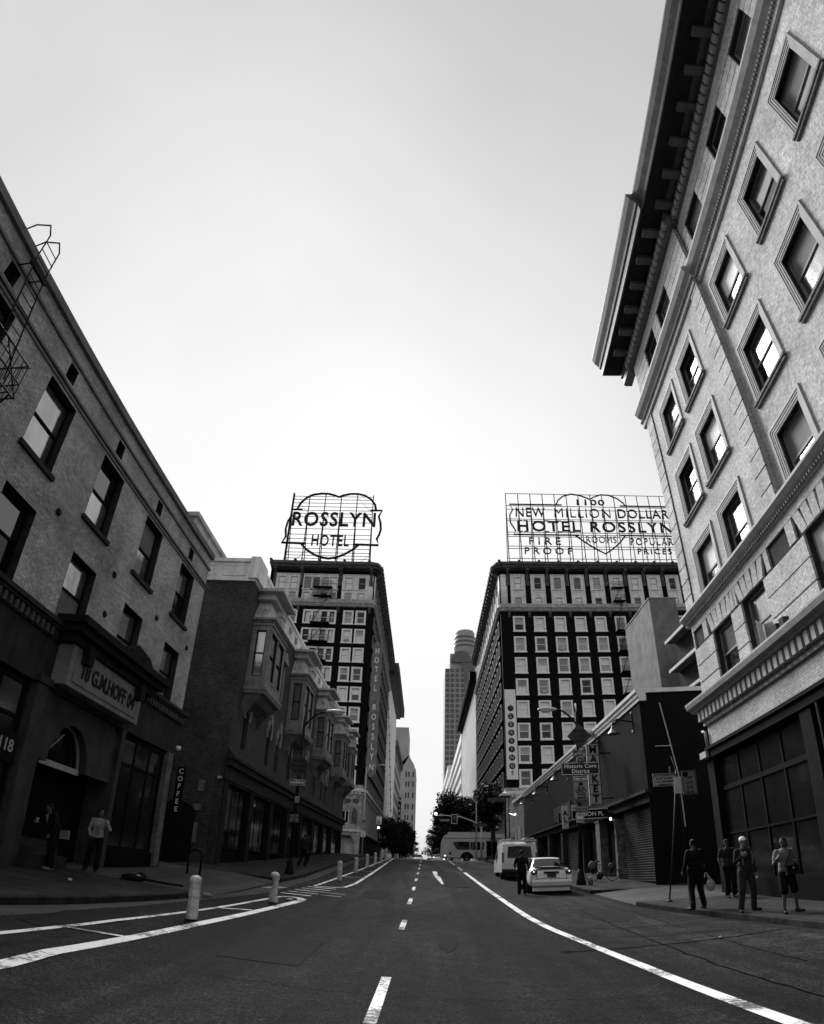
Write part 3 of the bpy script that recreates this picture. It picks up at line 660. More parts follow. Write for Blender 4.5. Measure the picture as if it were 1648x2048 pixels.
        m.box(x0-.03, u1+.03, pr-.03, -.01, 12.45, 12.7); m.box(x0-.1, u1+.1, pr-.1, -.01, 12.7, 12.85); m.box(x0-.24, u1+.24, pr-.24, -.01, 12.98, 13.1)
        m.box(x0-.06, u1+.06, pr-.06, -.01, 12.85, 12.98); k = x0-.1
        while k < u1: m.box(k, k+.08, pr-.18, pr-.06, 12.87, 12.97); k += .17
        k = pr
        while k < -.1: m.box(x0-.18, x0-.06, k, k+.08, 12.87, 12.97); k += .17
        m.ring(x0+.3, u1-.3, 9.4, 9.82, .05, pr-.03, pr)
        BZ = .7; lift(m, BZ); by = part('bay_window', m, [bodym], t)
        m = MB()                                                      # mansard cap with slab and dormer ornament
        def frust(a0, b0, c0, zz0, a1, b1, c1, zz1):
            m.add([(a0, -.01, zz0), (b0, -.01, zz0), (b0, c0, zz0), (a0, c0, zz0), (a1, -.01, zz1), (b1, -.01, zz1), (b1, c1, zz1), (a1, c1, zz1)],
                  [(0, 1, 2, 3), (7, 6, 5, 4), (3, 2, 6, 7), (0, 3, 7, 4), (2, 1, 5, 6)])
        frust(x0-.1, u1+.1, pr-.1, 13.1, x0+.6, u1-.6, -.65, 14.35); frust(x0+.2, u1-.2, -1.0, 14.35, x0+.3, u1-.3, -.95, 14.75); m.box(x0-.05, u1+.05, -1.45, -.01, 14.75, 14.92)
        cx = (x0+u1)/2; m.box(cx-.4, cx+.4, pr-.12, -.6, 13.1, 13.75); m.prism([(cx-.5, 13.75), (cx+.5, 13.75), (cx, 14.25)], 'y', pr-.18, -.55)
        m.box(x0+.05, x0+.35, -.75, -.4, 13.1, 13.6); m.ell((x0+.2, -.58, 13.75), (.13, .13, .16), 8)
        lift(m, BZ); link('bay_roof', m.mesh('bay_roof', [capm], -z0), by)
        m = MB()                                                      # curved corbel
        prof = [(-.01, 8.95), (pr+.05, 8.95), (pr+.25, 8.75), (pr+.5, 8.45), (-.35, 8.2), (-.2, 7.9), (-.01, 7.75)]
        for q in (x0, u1-.3): m.prism(prof, 'x', q, q+.3)
        m.prism([(-.01, 8.94), (pr+.12, 8.94), (pr+.45, 8.6), (-.01, 8.35)], 'x', x0+.3, u1-.3)
        lift(m, BZ); link('corbel', m.mesh('corbel', [mat('corbel_stone', .1, .85, .4, 2, fine=.3)], -z0), by)
        m = MB(); m.box(x0+.28, x0+wd_/2-.15, pr+.1, pr+.12, 9.9, 12.45); m.box(x0+wd_/2+.15, u1-.28, pr+.1, pr+.12, 9.9, 12.45)
        m.box(x0+.1, x0+.12, pr+.3, -.28, 9.95, 12.45); m.box(u1-.12, u1-.1, pr+.3, -.28, 9.95, 12.45)
        lift(m, BZ); parts('pane', m, [brightglass], by)
        m = MB(); m.ring(pr+.26, -.27, 9.9, 12.45, .06, 0, .05); m.box(pr+.3, -.3, 0, .05, 11.15, 11.22)
        side = MB()
        for v_ in m.v: pass
        side.v = [(x0+.06+v[1], v[0], v[2]) for v in m.v]; side.f = m.f; side.m = m.m; side.sm = m.sm
        side.ring(x0+.26, x0+wd_/2-.13, 9.9, 12.45, .06, pr+.04, pr+.09); side.ring(x0+wd_/2+.13, u1-.26, 9.9, 12.45, .06, pr+.04, pr+.09)
        side.box(x0+.3, x0+wd_/2-.15, pr+.04, pr+.09, 11.15, 11.22); side.box(x0+wd_/2+.15, u1-.3, pr+.04, pr+.09, 11.15, 11.22)
        lift(side, BZ); parts('sash', side, [dark_fr], by)
    # alley side: arched service door and paper notices
    m = MB(); m.box(29.44, 29.5, 1.2, 3.0, .8, 3.2)
    m.prism([(1.2+.9+.9*cos(pi*i/10), 3.2+.7*sin(pi*i/10)) for i in range(11)], 'x', 29.44, 29.5)
    part('service_door', m, [blackm], t)
    for y_, z_, w_, h_ in ((.9, 4.4, .3, .55), (.95, 3.5, .35, .3), (1.0, 2.0, .18, .95)):
        part('notice', MB().box(29.4, 29.44, y_, y_+w_, z_, z_+h_), [mat('notice_paper', .16, .7, .4, 6)], t)
    part('wall_light', MB().box(29.35, 29.5, .1, .3, 5.1, 5.2).lathe([(.03, 0), (.08, -.1), (0, -.1)], (29.3, .2, 5.15), 8), [white_dull], t)
bay_building()
# ------------------------------------------------------------------ near right pale brick hotel, s = distance along the street, u = -s
def right_building():
    a = rad(2.85); z0 = .2
    t = thing('pale_hotel_building', 'tall pale brick hotel with a heavy bracketed cornice and framed windows, right edge', 'building',
              (8.9*cos(a), -8.9*sin(a), z0), -pi/2-a)
    E_ = 21.65                                                        # street end of the facade
    S = [17.98+.02, 15.33, 11.12, 7.78, 4.5, 1.2, -2.1, -5.4, -8.7]  # near edge of each framed window
    FW = 2.1                                                         # frame width
    rows = ((16.85, 19.1), (13.4, 15.8), (10.32, 12.4))
    # window openings (inner)
    def hole(s, z1, z2, rw): return (-(s+FW-.25), -(s+.25), z1+(.16 if rw < 2 else .08), z2-.25)
    H = [(hole(s, *rows[r_], r_), r_, s) for s in S for r_ in range(3)]
    att_s = [18.35, 16.0, 11.5, 8.15, 4.85, 1.55, -1.7, -5.0, -8.3]; HA = [(-(s+1.55), -s, 20.98, 22.7) for s in att_s]
    low_s = [18.13, 15.6, 11.3, 7.9, 4.6, 1.3, -2.0, -5.3, -8.6]; HL = [(-(s+1.7), -s, 7.2, 8.98) for s in low_s]
    m = MB(); pj = .16                                                # end pavilion stands .16 proud of the rest (s > 13.66)
    hA = [h[0] for h in H]
    pav = lambda h: h[1] < -13.6
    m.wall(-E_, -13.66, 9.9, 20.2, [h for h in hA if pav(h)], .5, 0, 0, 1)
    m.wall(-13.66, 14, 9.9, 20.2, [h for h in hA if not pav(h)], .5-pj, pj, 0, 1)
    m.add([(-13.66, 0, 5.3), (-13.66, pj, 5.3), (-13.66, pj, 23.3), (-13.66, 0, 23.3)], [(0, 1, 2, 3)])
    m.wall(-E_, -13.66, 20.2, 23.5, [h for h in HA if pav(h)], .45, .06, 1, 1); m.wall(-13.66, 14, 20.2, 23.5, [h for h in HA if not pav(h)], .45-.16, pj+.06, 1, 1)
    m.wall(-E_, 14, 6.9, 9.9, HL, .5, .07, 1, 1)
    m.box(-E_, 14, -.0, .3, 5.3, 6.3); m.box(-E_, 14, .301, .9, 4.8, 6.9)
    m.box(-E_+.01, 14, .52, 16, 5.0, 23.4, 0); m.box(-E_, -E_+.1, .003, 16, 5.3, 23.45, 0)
    part('wall', m, [palebrick, mat('shaded_recess', .03, .9, .4, 3)], t)  # recess shade put into the colour: dark reveals and dark sheet behind the courses
    # rusticated courses with open joints: attic, lower storey, corner quoins
    m = MB(); z = 20.96; 
    def seg(z_a, z_b, holes, y_, th, lo_=-E_, hi_=14):
        hs = sorted([h for h in holes if h[2] < (z_a+z_b)/2 < h[3]]); x = lo_
        for h in hs:
            if h[0] > x: m.box(x, h[0], y_-th, y_, z_a, z_b)
            x = max(x, h[1])
        if x < hi_: m.box(x, hi_, y_-th, y_, z_a, z_b)
    for k in range(4): z = 20.98+k*.43; seg(z, z+.385, [h for h in HA if pav(h)], .06, .06, -E_, -13.66); seg(z, z+.385, [h for h in HA if not pav(h)], pj+.06, .06, -13.6, 14)
    seg(22.71, 23.36, [], .06, .06, -E_, -13.66); seg(22.71, 23.36, [], pj+.06, .06, -13.6, 14); seg(20.3, 20.94, [], .06, .06, -E_, -13.66); seg(20.3, 20.94, [], pj+.06, .06, -13.6, 14)
    for k in range(3): z = 7.05+k*.635; seg(z, z+.585, HL, .07, .075, -E_, 14)
    m.box(-E_, 14, -.005, .05, 9.62, 9.9)
    jt = MB().box(-E_-.01, -E_+.77, -.012, 0, 10.33, 20.2).box(-13.66-.77, -13.63, -.012, 0, 10.33, 20.2); parts('joint_backing', jt, [mat('shaded_recess', .03, .9, .4, 3)], t)  # dark strips behind the quoins deepen the joint shade by colour
    for k in range(16):                                               # quoins, both ends of the pavilion
        z = 10.35+k*.62; m.box(-E_-.03, -E_+.72, -.05, 0, z, z+.57)
        if k % 1 == 0: m.box(-13.66-.72, -13.63, -.05, 0, z, z+.57)
    # voussoirs over the lower windows
    for h in HL:
        c = (h[0]+h[1])/2
        for k in range(-2, 3):
            x0, x1 = c+k*.36-.168, c+k*.36+.168; sh = k*.1
            m.prism([(x0, 8.99), (x1, 8.99), (x1+sh, 9.6), (x0+sh, 9.6)], 'y', -.005 if k else -.015, .07)
        m.box(h[0]-.75, c-1.0-.2, -.005, .07, 8.99, 9.6); m.box(c+1.0+.2, h[1]+.6, -.005, .07, 8.99, 9.6)
    m2 = m
    part('rustication', m2, [palebrick], t)
    trim = mat('hotel_trim', .38, .7, .18, 2, bump=.15, fine=.15, streak=.2); trim_d = mat('hotel_trim_sooty', .16, .85, .4, 3, bump=.3, fine=.4, bscale=14)
    # belts
    m = MB()
    def belt(prof, y_off=0):                                          # profile (projection, z) extruded along the facade, returned at the corner
        for (lo_, hi_, yo) in ((-E_, -13.66, 0), (-13.66, 14, pj if y_off else 0)):
            pts = [(yo+.05, prof[0][1])]+[(yo-p, z) for p, z in prof]+[(yo+.05, prof[-1][1])]
            m.prism(pts, 'x', lo_ - (max(p for p, z in prof) if lo_ == -E_ else 0), hi_)
    belt([(.05, 19.75), (.1, 19.8), (.12, 20.0), (.2, 20.08), (.12, 20.18), (.12, 20.3), (.28, 20.42), (.38, 20.62), (.38, 20.72), (.05, 20.9)], 1)
    belt([(.04, 9.9), (.08, 9.92), (.1, 10.0), (.2, 10.08), (.3, 10.2), (.3, 10.28), (.05, 10.33)])
    part('belt_course', m, [trim], t)
    m = MB(); k = -E_
    while k < 12:
        m.box(k, k+.07, -.155, -.06, 9.93, 10.02); m.box(k, k+.06, -.2+(pj if k > -13.66 else 0), -.1+(pj if k > -13.66 else 0), 19.98, 20.06); k += .14
    part('bead_band', m, [trim_d], t)
    # lower cornice with dentils
    m = MB(); P = [(-.02, 6.62), (-.32, 6.65), (-.36, 6.72), (-.5, 6.78), (-.55, 6.92), (-.55, 6.98), (.04, 7.12), (.05, 6.62)]
    m.prism(P, 'x', -E_-.5, 14); m.box(-E_-.1, 14, -.1, 0, 6.1, 6.2)
    part('lower_cornice', m, [trim], t)
    m = MB(); k = -E_-.1
    while k < 13: m.box(k, k+.2, -.27, -.02, 6.26, 6.62); k += .36
    part('dentil_band', m, [trim], t)
    # top cornice
    m = MB()
    for (lo_, hi_, yo) in ((-E_-1.3, -13.66+.35, -.0), (-13.66+.35, 14, pj+.12)):
        pts = [(.2, 23.35), (-.12+yo, 23.35), (-.22+yo, 23.42), (-.22+yo, 23.85), (-.3+yo, 23.9), (-.3+yo, 24.08), (-1.25+yo, 24.08), (-1.25+yo, 24.5), (-1.32+yo, 24.56), (-1.36+yo, 24.7), (-1.52+yo, 24.95), (-1.62+yo, 25.2), (-1.62+yo, 25.32), (.2, 25.45)]
        m.prism(pts, 'x', lo_, hi_)
    m.box(-E_-1.28, -E_, 0, 16, 24.08, 25.3); m.box(-E_-.25, -E_, 0, 16, 23.35, 24.07); m.box(-E_, 14, .2, 16, 23.4, 25.4)
    part('cornice', m, [mat('cornice_paint', .12, .6, .25, 1.5, bump=.1, fine=.15, streak=.3)], t)
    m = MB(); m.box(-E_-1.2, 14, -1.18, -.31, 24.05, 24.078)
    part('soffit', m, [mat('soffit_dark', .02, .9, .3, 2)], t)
    m = MB(); s = 21.15
    while s > -12:
        yo = 0 if s > 13.4 else .28; m.box(-s-.17, -s+.17, -1.0+yo, -.3+yo, 23.82, 24.055); s -= 1.37
    parts('modillion', m, [mat('modillion_paint', .1, .6, .3, 2, fine=.2)], t)
    m = MB(); k = -E_-.15
    while k < 13.8: yo = 0 if k < -13.66 else .28; m.box(k, k+.27, -.34+yo, -.22+yo, 23.46, 23.8); k += .36
    part('dentil', m, [trim], t)
    # windows
    frv, frk = {}, 0
    def architrave(w_, z1, z2):
        mb = MB(); hw = w_/2
        mb.ring(-hw, hw, z1, z2, .09, -.055, .02, b=0); mb.ring(-hw+.09, hw-.09, z1, z2-.09, .07, -.035, .02, b=0); mb.ring(-hw+.16, hw-.16, z1, z2-.16, .08, -.018, .02, b=0); mb.ring(-hw+.24, hw-.24, z1, z2-.24, .06, .0, .04, b=0)
        return mb
    sills = {}
    # neighbours at s 15.33 / 18.0 share a sill like the photograph
    for n_, (h, r_, s) in enumerate(H):
        z1, z2 = rows[r_]; c = -(s+FW/2); yo = 0 if c < -13.66 else pj
        key = (r_,)
        if key not in frv:
            frv[key] = architrave(FW, z1-z1, z2-z1).mesh('architrave', [trim])
            mb = MB()
            if r_ < 2:
                mb.box(-FW/2-.06, FW/2+.06, -.13, .02, .02, .1).box(-FW/2-.02, FW/2+.02, -.09, .02, -.08, .02); k = -FW/2-.02
            else: mb.box(-FW/2, FW/2, -.1, .02, 0, .04)
            sills[key] = mb.mesh('sill', [trim_d])
        w_, hh = h[1]-h[0], h[3]-h[2]; k = (n_*5+r_*3) % 7
        top = [brightglass, winglass, blind, brightglass, blind_g, brightglass, blind][k]; bot = [blind, brightglass, brightglass, winglass, brightglass, blind, winglass][k]
        wd = sash('window', w_, hh, .075, (mat('sash_paint', .25, .6, .2, 3), top, bot), (.5, .55, .42)[n_ % 3], root=t, loc=(c, yo, h[2]-z0), y=.22)
        link('architrave', frv[key], wd, (0, 0, z1-h[2])); link('sill', sills[key], wd, (0, 0, z1-h[2]))
    for n_, h in enumerate(HA):
        c = (h[0]+h[1])/2; yo = .04 if c < -13.66 else pj+.04
        sash('window', h[1]-h[0], h[3]-h[2], .06, (mat('sash_paint', 0), (winglass, brightglass, blind_g)[n_ % 3], (shopglass, brightglass, winglass)[n_ % 3]), .5, root=t, loc=(c, yo, h[2]-z0), y=.2)
    for n_, h in enumerate(HL):
        c = (h[0]+h[1])/2
        sash('window', h[1]-h[0], h[3]-h[2], .06, (mat('sash_paint', 0), (brightglass, brightglass, blind)[n_ % 3], (winglass, brightglass, blind_g)[n_ % 3]), .48, root=t, loc=(c, .05, h[2]-z0), y=.2)
    # open casement and a box fan resting in the lower storey window
    m = MB(); m.add([(-16.75, .25, 7.25), (-16.35, -.15, 7.25), (-16.35, -.15, 8.0), (-16.75, .25, 8.0)], [(0, 1, 2, 3)]); part('casement', m, [white_fr], t)
    part('roof', MB().box(-E_, 14, .2, 16, 25.41, 25.46), [tar], t)
    # shop level: steel fascia, piers, big windows
    m = MB(); m.box(-E_-.02, 14, -.14, .25, 4.95, 5.3); m.box(-E_-.05, 14, -.22, .0, 5.22, 5.32)
    part('shop_fascia', m, [mat('fascia_paint', .01, .8, .3, 1.5, fine=.2, spec=.04)], t)
    m = MB()
    for s, w_ in ((21.4, .55), (14.6, .6), (7.4, .5), (.4, .5), (-6, .5)): m.box(-s-w_, -s, -.08, .5, .1, 4.95)
    m.tube([(-14.1, -.16, .3), (-14.1, -.16, 4.9)], .05, 6)
    parts('shop_pier', m, [mat('shop_pier_r', .01, .8, .5, 2, spec=.04)], t)
    m = MB(); m.box(-E_, 14, .8, 1.1, 0, 5.0); m.box(-E_, 14, .1, .5, 0, .8); m.box(-E_, -E_+.1, .1, 16, .1, 5.3)
    part('shopfront', m, [shopdark], t)
    for s0, s1 in ((15.3, 21.35), (8.0, 14.5), (1.0, 7.3), (-5.5, .3)):
        mb = MB(); mb.ring(-s1, -s0, .8, 4.9, .1, .1, .22); mb.box(-s1, -s0, .09, .21, 3.75, 3.9); mb.box(-s1, -s0, .1, .2, 2.3, 2.36)
        n = 4
        for k in range(1, n): x = -s1+(s1-s0)*k/n; mb.box(x-.04, x+.04, .1, .2, .9, 4.8)
        f_ = part('shop_window', mb, [dark_fr], t)
        link('pane', MB().box(-s1+.05, -s0-.05, .14, .16, .85-z0, 4.85-z0).mesh('pane', [mat('dusty_shop_glass', 0) if 'dusty_shop_glass' in MATS else shopglass]), f_)
    pa = part('pipe_bracket', MB().tube([(-E_-.05, -.1, 5.35), (-E_-.05, -.1, 5.9), (-E_-.3, -.1, 5.95)], .05, 6).box(-E_-.5, -E_+.1, -.25, .1, 4.98, 5.2), [trim], t)
    # rubble and a lantern bracket on the belt
    parts('belt_debris', MB().box(-15.2, -14.9, -.35, -.1, 7.1, 7.3).box(-14.8, -14.55, -.3, -.1, 7.12, 7.35), [stone_d], t)
    return t
right_building()
def rear_building():
    X, Y = 18.7, 36.0
    t = thing('balconied_rear_wing', 'dark rear wing with pale-edged balcony slabs, between the concrete shaft and the pale hotel', 'building', (X, Y, .8), 0)
    L_ = (-X, -Y, 0)
    part('wall', MB().box(18.7, 30, 38.2, 43.2, .8, 17.2).box(20.9, 30, 36.0, 38.2, .8, 17.2), [mat('rear_render', .025, .9, .3, 1)], t, loc=L_)
    for z in (17.26, 15.0, 12.9, 10.8):
        e = part('balcony_slab', MB().box(18.0, 22.5, 35.4, 43.0, z-.2, z-.06), [mat('balcony_soffit', .12, .9, .4, 4)], t, loc=L_)
        link('slab_edge', MB().box(17.9, 18.0, 35.3, 43.1, z-.22, z).box(18.0, 22.5, 35.3, 35.4, z-.22, z).mesh('slab_edge', [mat('slab_edge', .5, .8, .2, 2)], -.8), e)
    for z in (15.4, 13.3, 11.2):
        w_ = part('window', MB().ring(19.0, 20.7, z, z+1.3, .07, 38.1, 38.2), [white_dull], t, loc=L_)
        link('pane', MB().box(19.05, 20.65, 38.15, 38.18, z+.05-.8, z+1.25-.8).mesh('pane', [shopglass]), w_)
        part('porch_lamp', MB().lathe([(.0, z+.9), (.1, z+.92), (.1, z+1.0), (0, z+1.02)], (20.6, 35.9, 0), 8), [galv], t, loc=L_)
rear_building()
def shaft():
    t = thing('concrete_shaft', 'plain windowless concrete lift shaft rising above the low market building', 'tower', (18.0, 45.2, 1), 0)
    part('wall', MB().box(0, 2.35, 0, 6.8, 0, 20.8), [mat('shaft_concrete', .19, .9, .3, .9, bump=.3, bscale=8, fine=.25, streak=.2)], t, rel=False)
    part('coping', MB().box(-.05, 2.4, -.05, 6.85, 20.8, 20.9), [mat('shaft_coping', .26, .9, .3, 2)], t, rel=False)
shaft()
# ------------------------------------------------------------------ low market building, right side beyond the alley
def market_building():
    a = rad(.8); z0 = .5; s0, s1 = 27.6, 66.5
    t = thing('market_building', 'low dark rendered market building with a white stepped coping, gooseneck lamps and roller shutters', 'building', (9.35*cos(a), -9.35*sin(a), z0), -pi/2-a)
    m = MB(); m.box(-s1, -s0, 0, 12, 4.72, 8.75)
    part('wall', m, [mat('dark_render', .013, .92, .3, .7, spec=.04, bump=.15, fine=.15, streak=.3)], t)
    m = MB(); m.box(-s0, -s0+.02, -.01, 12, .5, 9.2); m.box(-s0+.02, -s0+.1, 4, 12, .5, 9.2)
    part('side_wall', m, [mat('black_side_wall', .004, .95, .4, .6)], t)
    part('conduit', MB().tube([(-s0+.06, .95, 8.6), (-s0+.06, 1.45, 5.2), (-s0+.06, 1.5, 3.0)], .03, 5).tube([(-s0+.06, .5, 6.6), (-s0+.06, 1.3, 6.6)], .02, 5), [galv], t)
    m = MB(); m.prism([(.3, 8.7), (-.06, 8.7), (-.06, 8.86), (-.12, 8.9), (-.12, 9.04), (-.2, 9.1), (-.2, 9.26), (.3, 9.3)], 'x', -s1, -s0+.2)
    m.box(-s0, -s0+.12, .3, 12, 9.1, 9.3)
    part('coping', m, [mat('white_coping', .6, .6, .12, 2, streak=.15)], t)
    part('roof', MB().box(-s1+.1, -s0-.1, .3, 11.9, 8.8, 8.95), [tar], t)
    m = MB(); m.box(-s1, -s0+.04, -.16, .1, 4.6, 4.74); m.box(-s1, -s0, .05, .3, 4.2, 4.6)
    part('ledge', m, [mat('ledge_paint', .02, .8, .3, 3)], t)
    m = MB(); m.box(-s1, -s0-.01, .45, .8, .4, 4.5)
    part('shopfront', m, [shopdark], t)
    sh = MB(); z = .75
    while z < 4.15: sh.prism([(.3, z), (.26, z+.03), (.26, z+.08), (.3, z+.11)], 'x', -32.6, -28.2); z += .11
    part('roller_shutter', sh, [mat('shutter_paint', .012, .7, .3, 2)], t)
    sh = MB(); z = .9
    while z < 3.9: sh.prism([(.3, z), (.26, z+.03), (.26, z+.08), (.3, z+.11)], 'x', -47, -41.5); z += .11
    part('roller_shutter', sh, [mat('shutter_paint', 0)], t)
    for s, w_, z1, mt in ((33.2, .35, 3.8, mat('graffiti_door', .14, .7, .6, 3, fine=.5, bscale=7)), (36.6, .9, 4.0, mat('graffiti_door', 0)), (40.9, .4, 3.8, stone_d), (47.4, .6, 3.9, stone_d), (53, .6, 4, stone_d), (59, .6, 4.1, stone_d)):
        part('door_pier', MB().box(-s-w_, -s, -.02, .45, .4, z1).box(-s-w_-.04, -s+.04, -.05, .45, z1, z1+.1), [mt], t)
    part('door_lamp', MB().ell((-33.6, -.15, 3.95), (.07, .07, .09), 8), [mat('lit_bulb', .8, .4, 0, emit=.6)], t)
    m = MB(); m.box(-36.5, -33.6, -.55, 0, 4.2, 4.3); m.prism([(-.5, 3.95), (-.6, 4.2), (.0, 4.2)], 'x', -36.5, -33.6)
    aw = part('entrance_canopy', m, [mat('canopy_paint', .02, .6, .3, 3)], t)
    parts('utility_box', MB().box(-48.2, -47.6, -.2, 0, 4.6, 5.5).box(-50, -43.8, -.1, 0, 4.9, 6.0), [mat('dark_panel', .02, .7, .3, 3)], t)
    return t
market_building()
def on_market(s, d, z):
    a = rad(.8); return (9.35*cos(a)+s*sin(a)-d*cos(a), -9.35*sin(a)+s*cos(a)+d*sin(a), z)
for i, (s, lab) in enumerate(((28.9, 'nearest the alley corner'), (35.6, 'beside the market sign'), (44.5, 'third along the dark wall'), (53, 'fourth along the dark wall'), (61, 'farthest up the dark wall'))):
    if i == 0:
        GL = l0 = thing('gooseneck_lamp', 'black gooseneck wall lamp with a cone shade, '+lab, 'lamp', on_market(s, 0, 7.6), -pi/2-rad(.8), 'gooseneck lamps on the market wall')
        part('arm', MB().tube([(0, 0, .45), (0, -.75, .6), (0, -.95, .5), (0, -.98, .3)], .04, 6).box(-.04, .04, -.04, .02, .0, .9), [iron], l0, rel=False)
        parts('wall_plate', MB().box(-.08, .08, -.05, 0, .85, .95).box(-.08, .08, -.05, 0, -.05, .05), [galv], l0, rel=False)
        part('lamp_shade', MB().lathe([(.05, .32), (.09, .2), (.15, .08), (.3, -.08), (.33, -.1), (.28, -.08), (.0, .1)], (0, -.98, 0), 14, cap=False), [mat('shade_metal', .1, .35, .3, 4, metal=.5)], l0, rel=False)
    else: l0 = dup(GL); l0.location = on_market(s, 0, 7.6); l0['label'] = 'black gooseneck wall lamp with a cone shade, '+lab
# vertical market sign hanging off the wall
t = thing('market_sign', 'tall white hanging sign with black boxed letters spelling MARKET on the dark low building', 'sign', (8.56, 32, 4.55), 0)
part('board', MB().box(-.32, .32, -.04, .12, 0, 3.1), [mat('sign_white', .42, .5, .2, 3)], t, rel=False)
parts('bracket', MB().box(.32, .95, 0, .06, .3, .36).box(.32, .95, 0, .06, 2.6, 2.66), [iron], t, rel=False)
m = MB()
for i in range(7): m.box(-.32, .32, -.06, -.04, .04+.5*i-.012, .04+.5*i+.018)
m.box(-.32, -.29, -.06, -.04, .04, 3.06); m.box(.29, .32, -.06, -.04, .04, 3.06); part('frame', m, [black_ink], t, rel=False)
for i, c in enumerate('MARKET'): text(c, t, (0, -.055, 2.8-.5*i), black_ink, .5, ext=.01, offset=.02)
t = thing('fascia_sign', 'long tilted shop sign of dark letters over the market doorway', 'sign', (8.6, 33.6, 4.05), -.25)
part('board', MB().box(-.9, .9, -.05, .05, 0, .42), [blackm], t, rel=False)
parts('trim', MB().box(-.95, .95, -.08, .06, .42, .5).box(-.95, .95, -.08, .06, -.05, 0), [galv], t, rel=False)
text('ALBION PL', t, (0, -.06, .2), white_ink, .3, ext=.005, offset=.004)
t = thing('blade_sign', 'small stacked white shop sign with black letters A and M beside the doorway', 'sign', (7.75, 34.5, 3.6), 0)
parts('board', MB().box(-.42, -.1, -.03, .03, 0, 1.2).box(.12, .5, -.03, .03, .5, 1.25), [mat('sign_white', 0)], t, rel=False)
text('A\nL', t, (-.26, -.045, .62), black_ink, .4, ext=.005, offset=.01); text('M', t, (.31, -.045, .95), black_ink, .38, ext=.005, offset=.01)
parts('bracket', MB().box(.5, 1.5, -.02, .02, .8, .85), [iron], t, rel=False)
# small lower annex with posters past the market building
t = thing('poster_building', 'narrow pale shop with peeling posters between the market building and the corner hotel', 'building', (10.6, 67.3, 2.3), 0)
part('wall', MB().box(-.3, 8, 0, 7.5, -.2, 6.6), [mat('poster_wall', .16, .85, .5, 1.5, fine=.5, bscale=5)], t, rel=False)
part('coping', MB().box(-.5, 8, -.1, 7.6, 6.6, 6.9), [mat('white_coping', 0)], t, rel=False)
for i in range(5): part('poster', MB().box(-.34, -.3, .5+i*1.3, 1.4+i*1.3, 1.2+(i % 2)*.5, 2.6+(i % 3)*.6), [(white_dull, stone_m)[i % 2]], t, rel=False)
t = thing('dome_lamp', 'big glassy cobra-head street lamp glowing white behind the market coping', 'street lamp', (11.2, 36, 8.8), 0)
part('lamp_head', MB().ell((-2.0, 0, .25), (.72, .32, .3), 16), [mat('lamp_body', .45, .4, .1, metal=.3)], t, rel=False)
part('lens', MB().ell((-2.3, -.05, .1), (.36, .26, .28), 14), [mat('lit_lens', .8, .3, 0, emit=.3)], t, rel=False)
part('arm', MB().tube([(-1.4, 0, .3), (-.4, 0, .2), (.2, 0, .15)], .05, 6), [steel], t, rel=False)

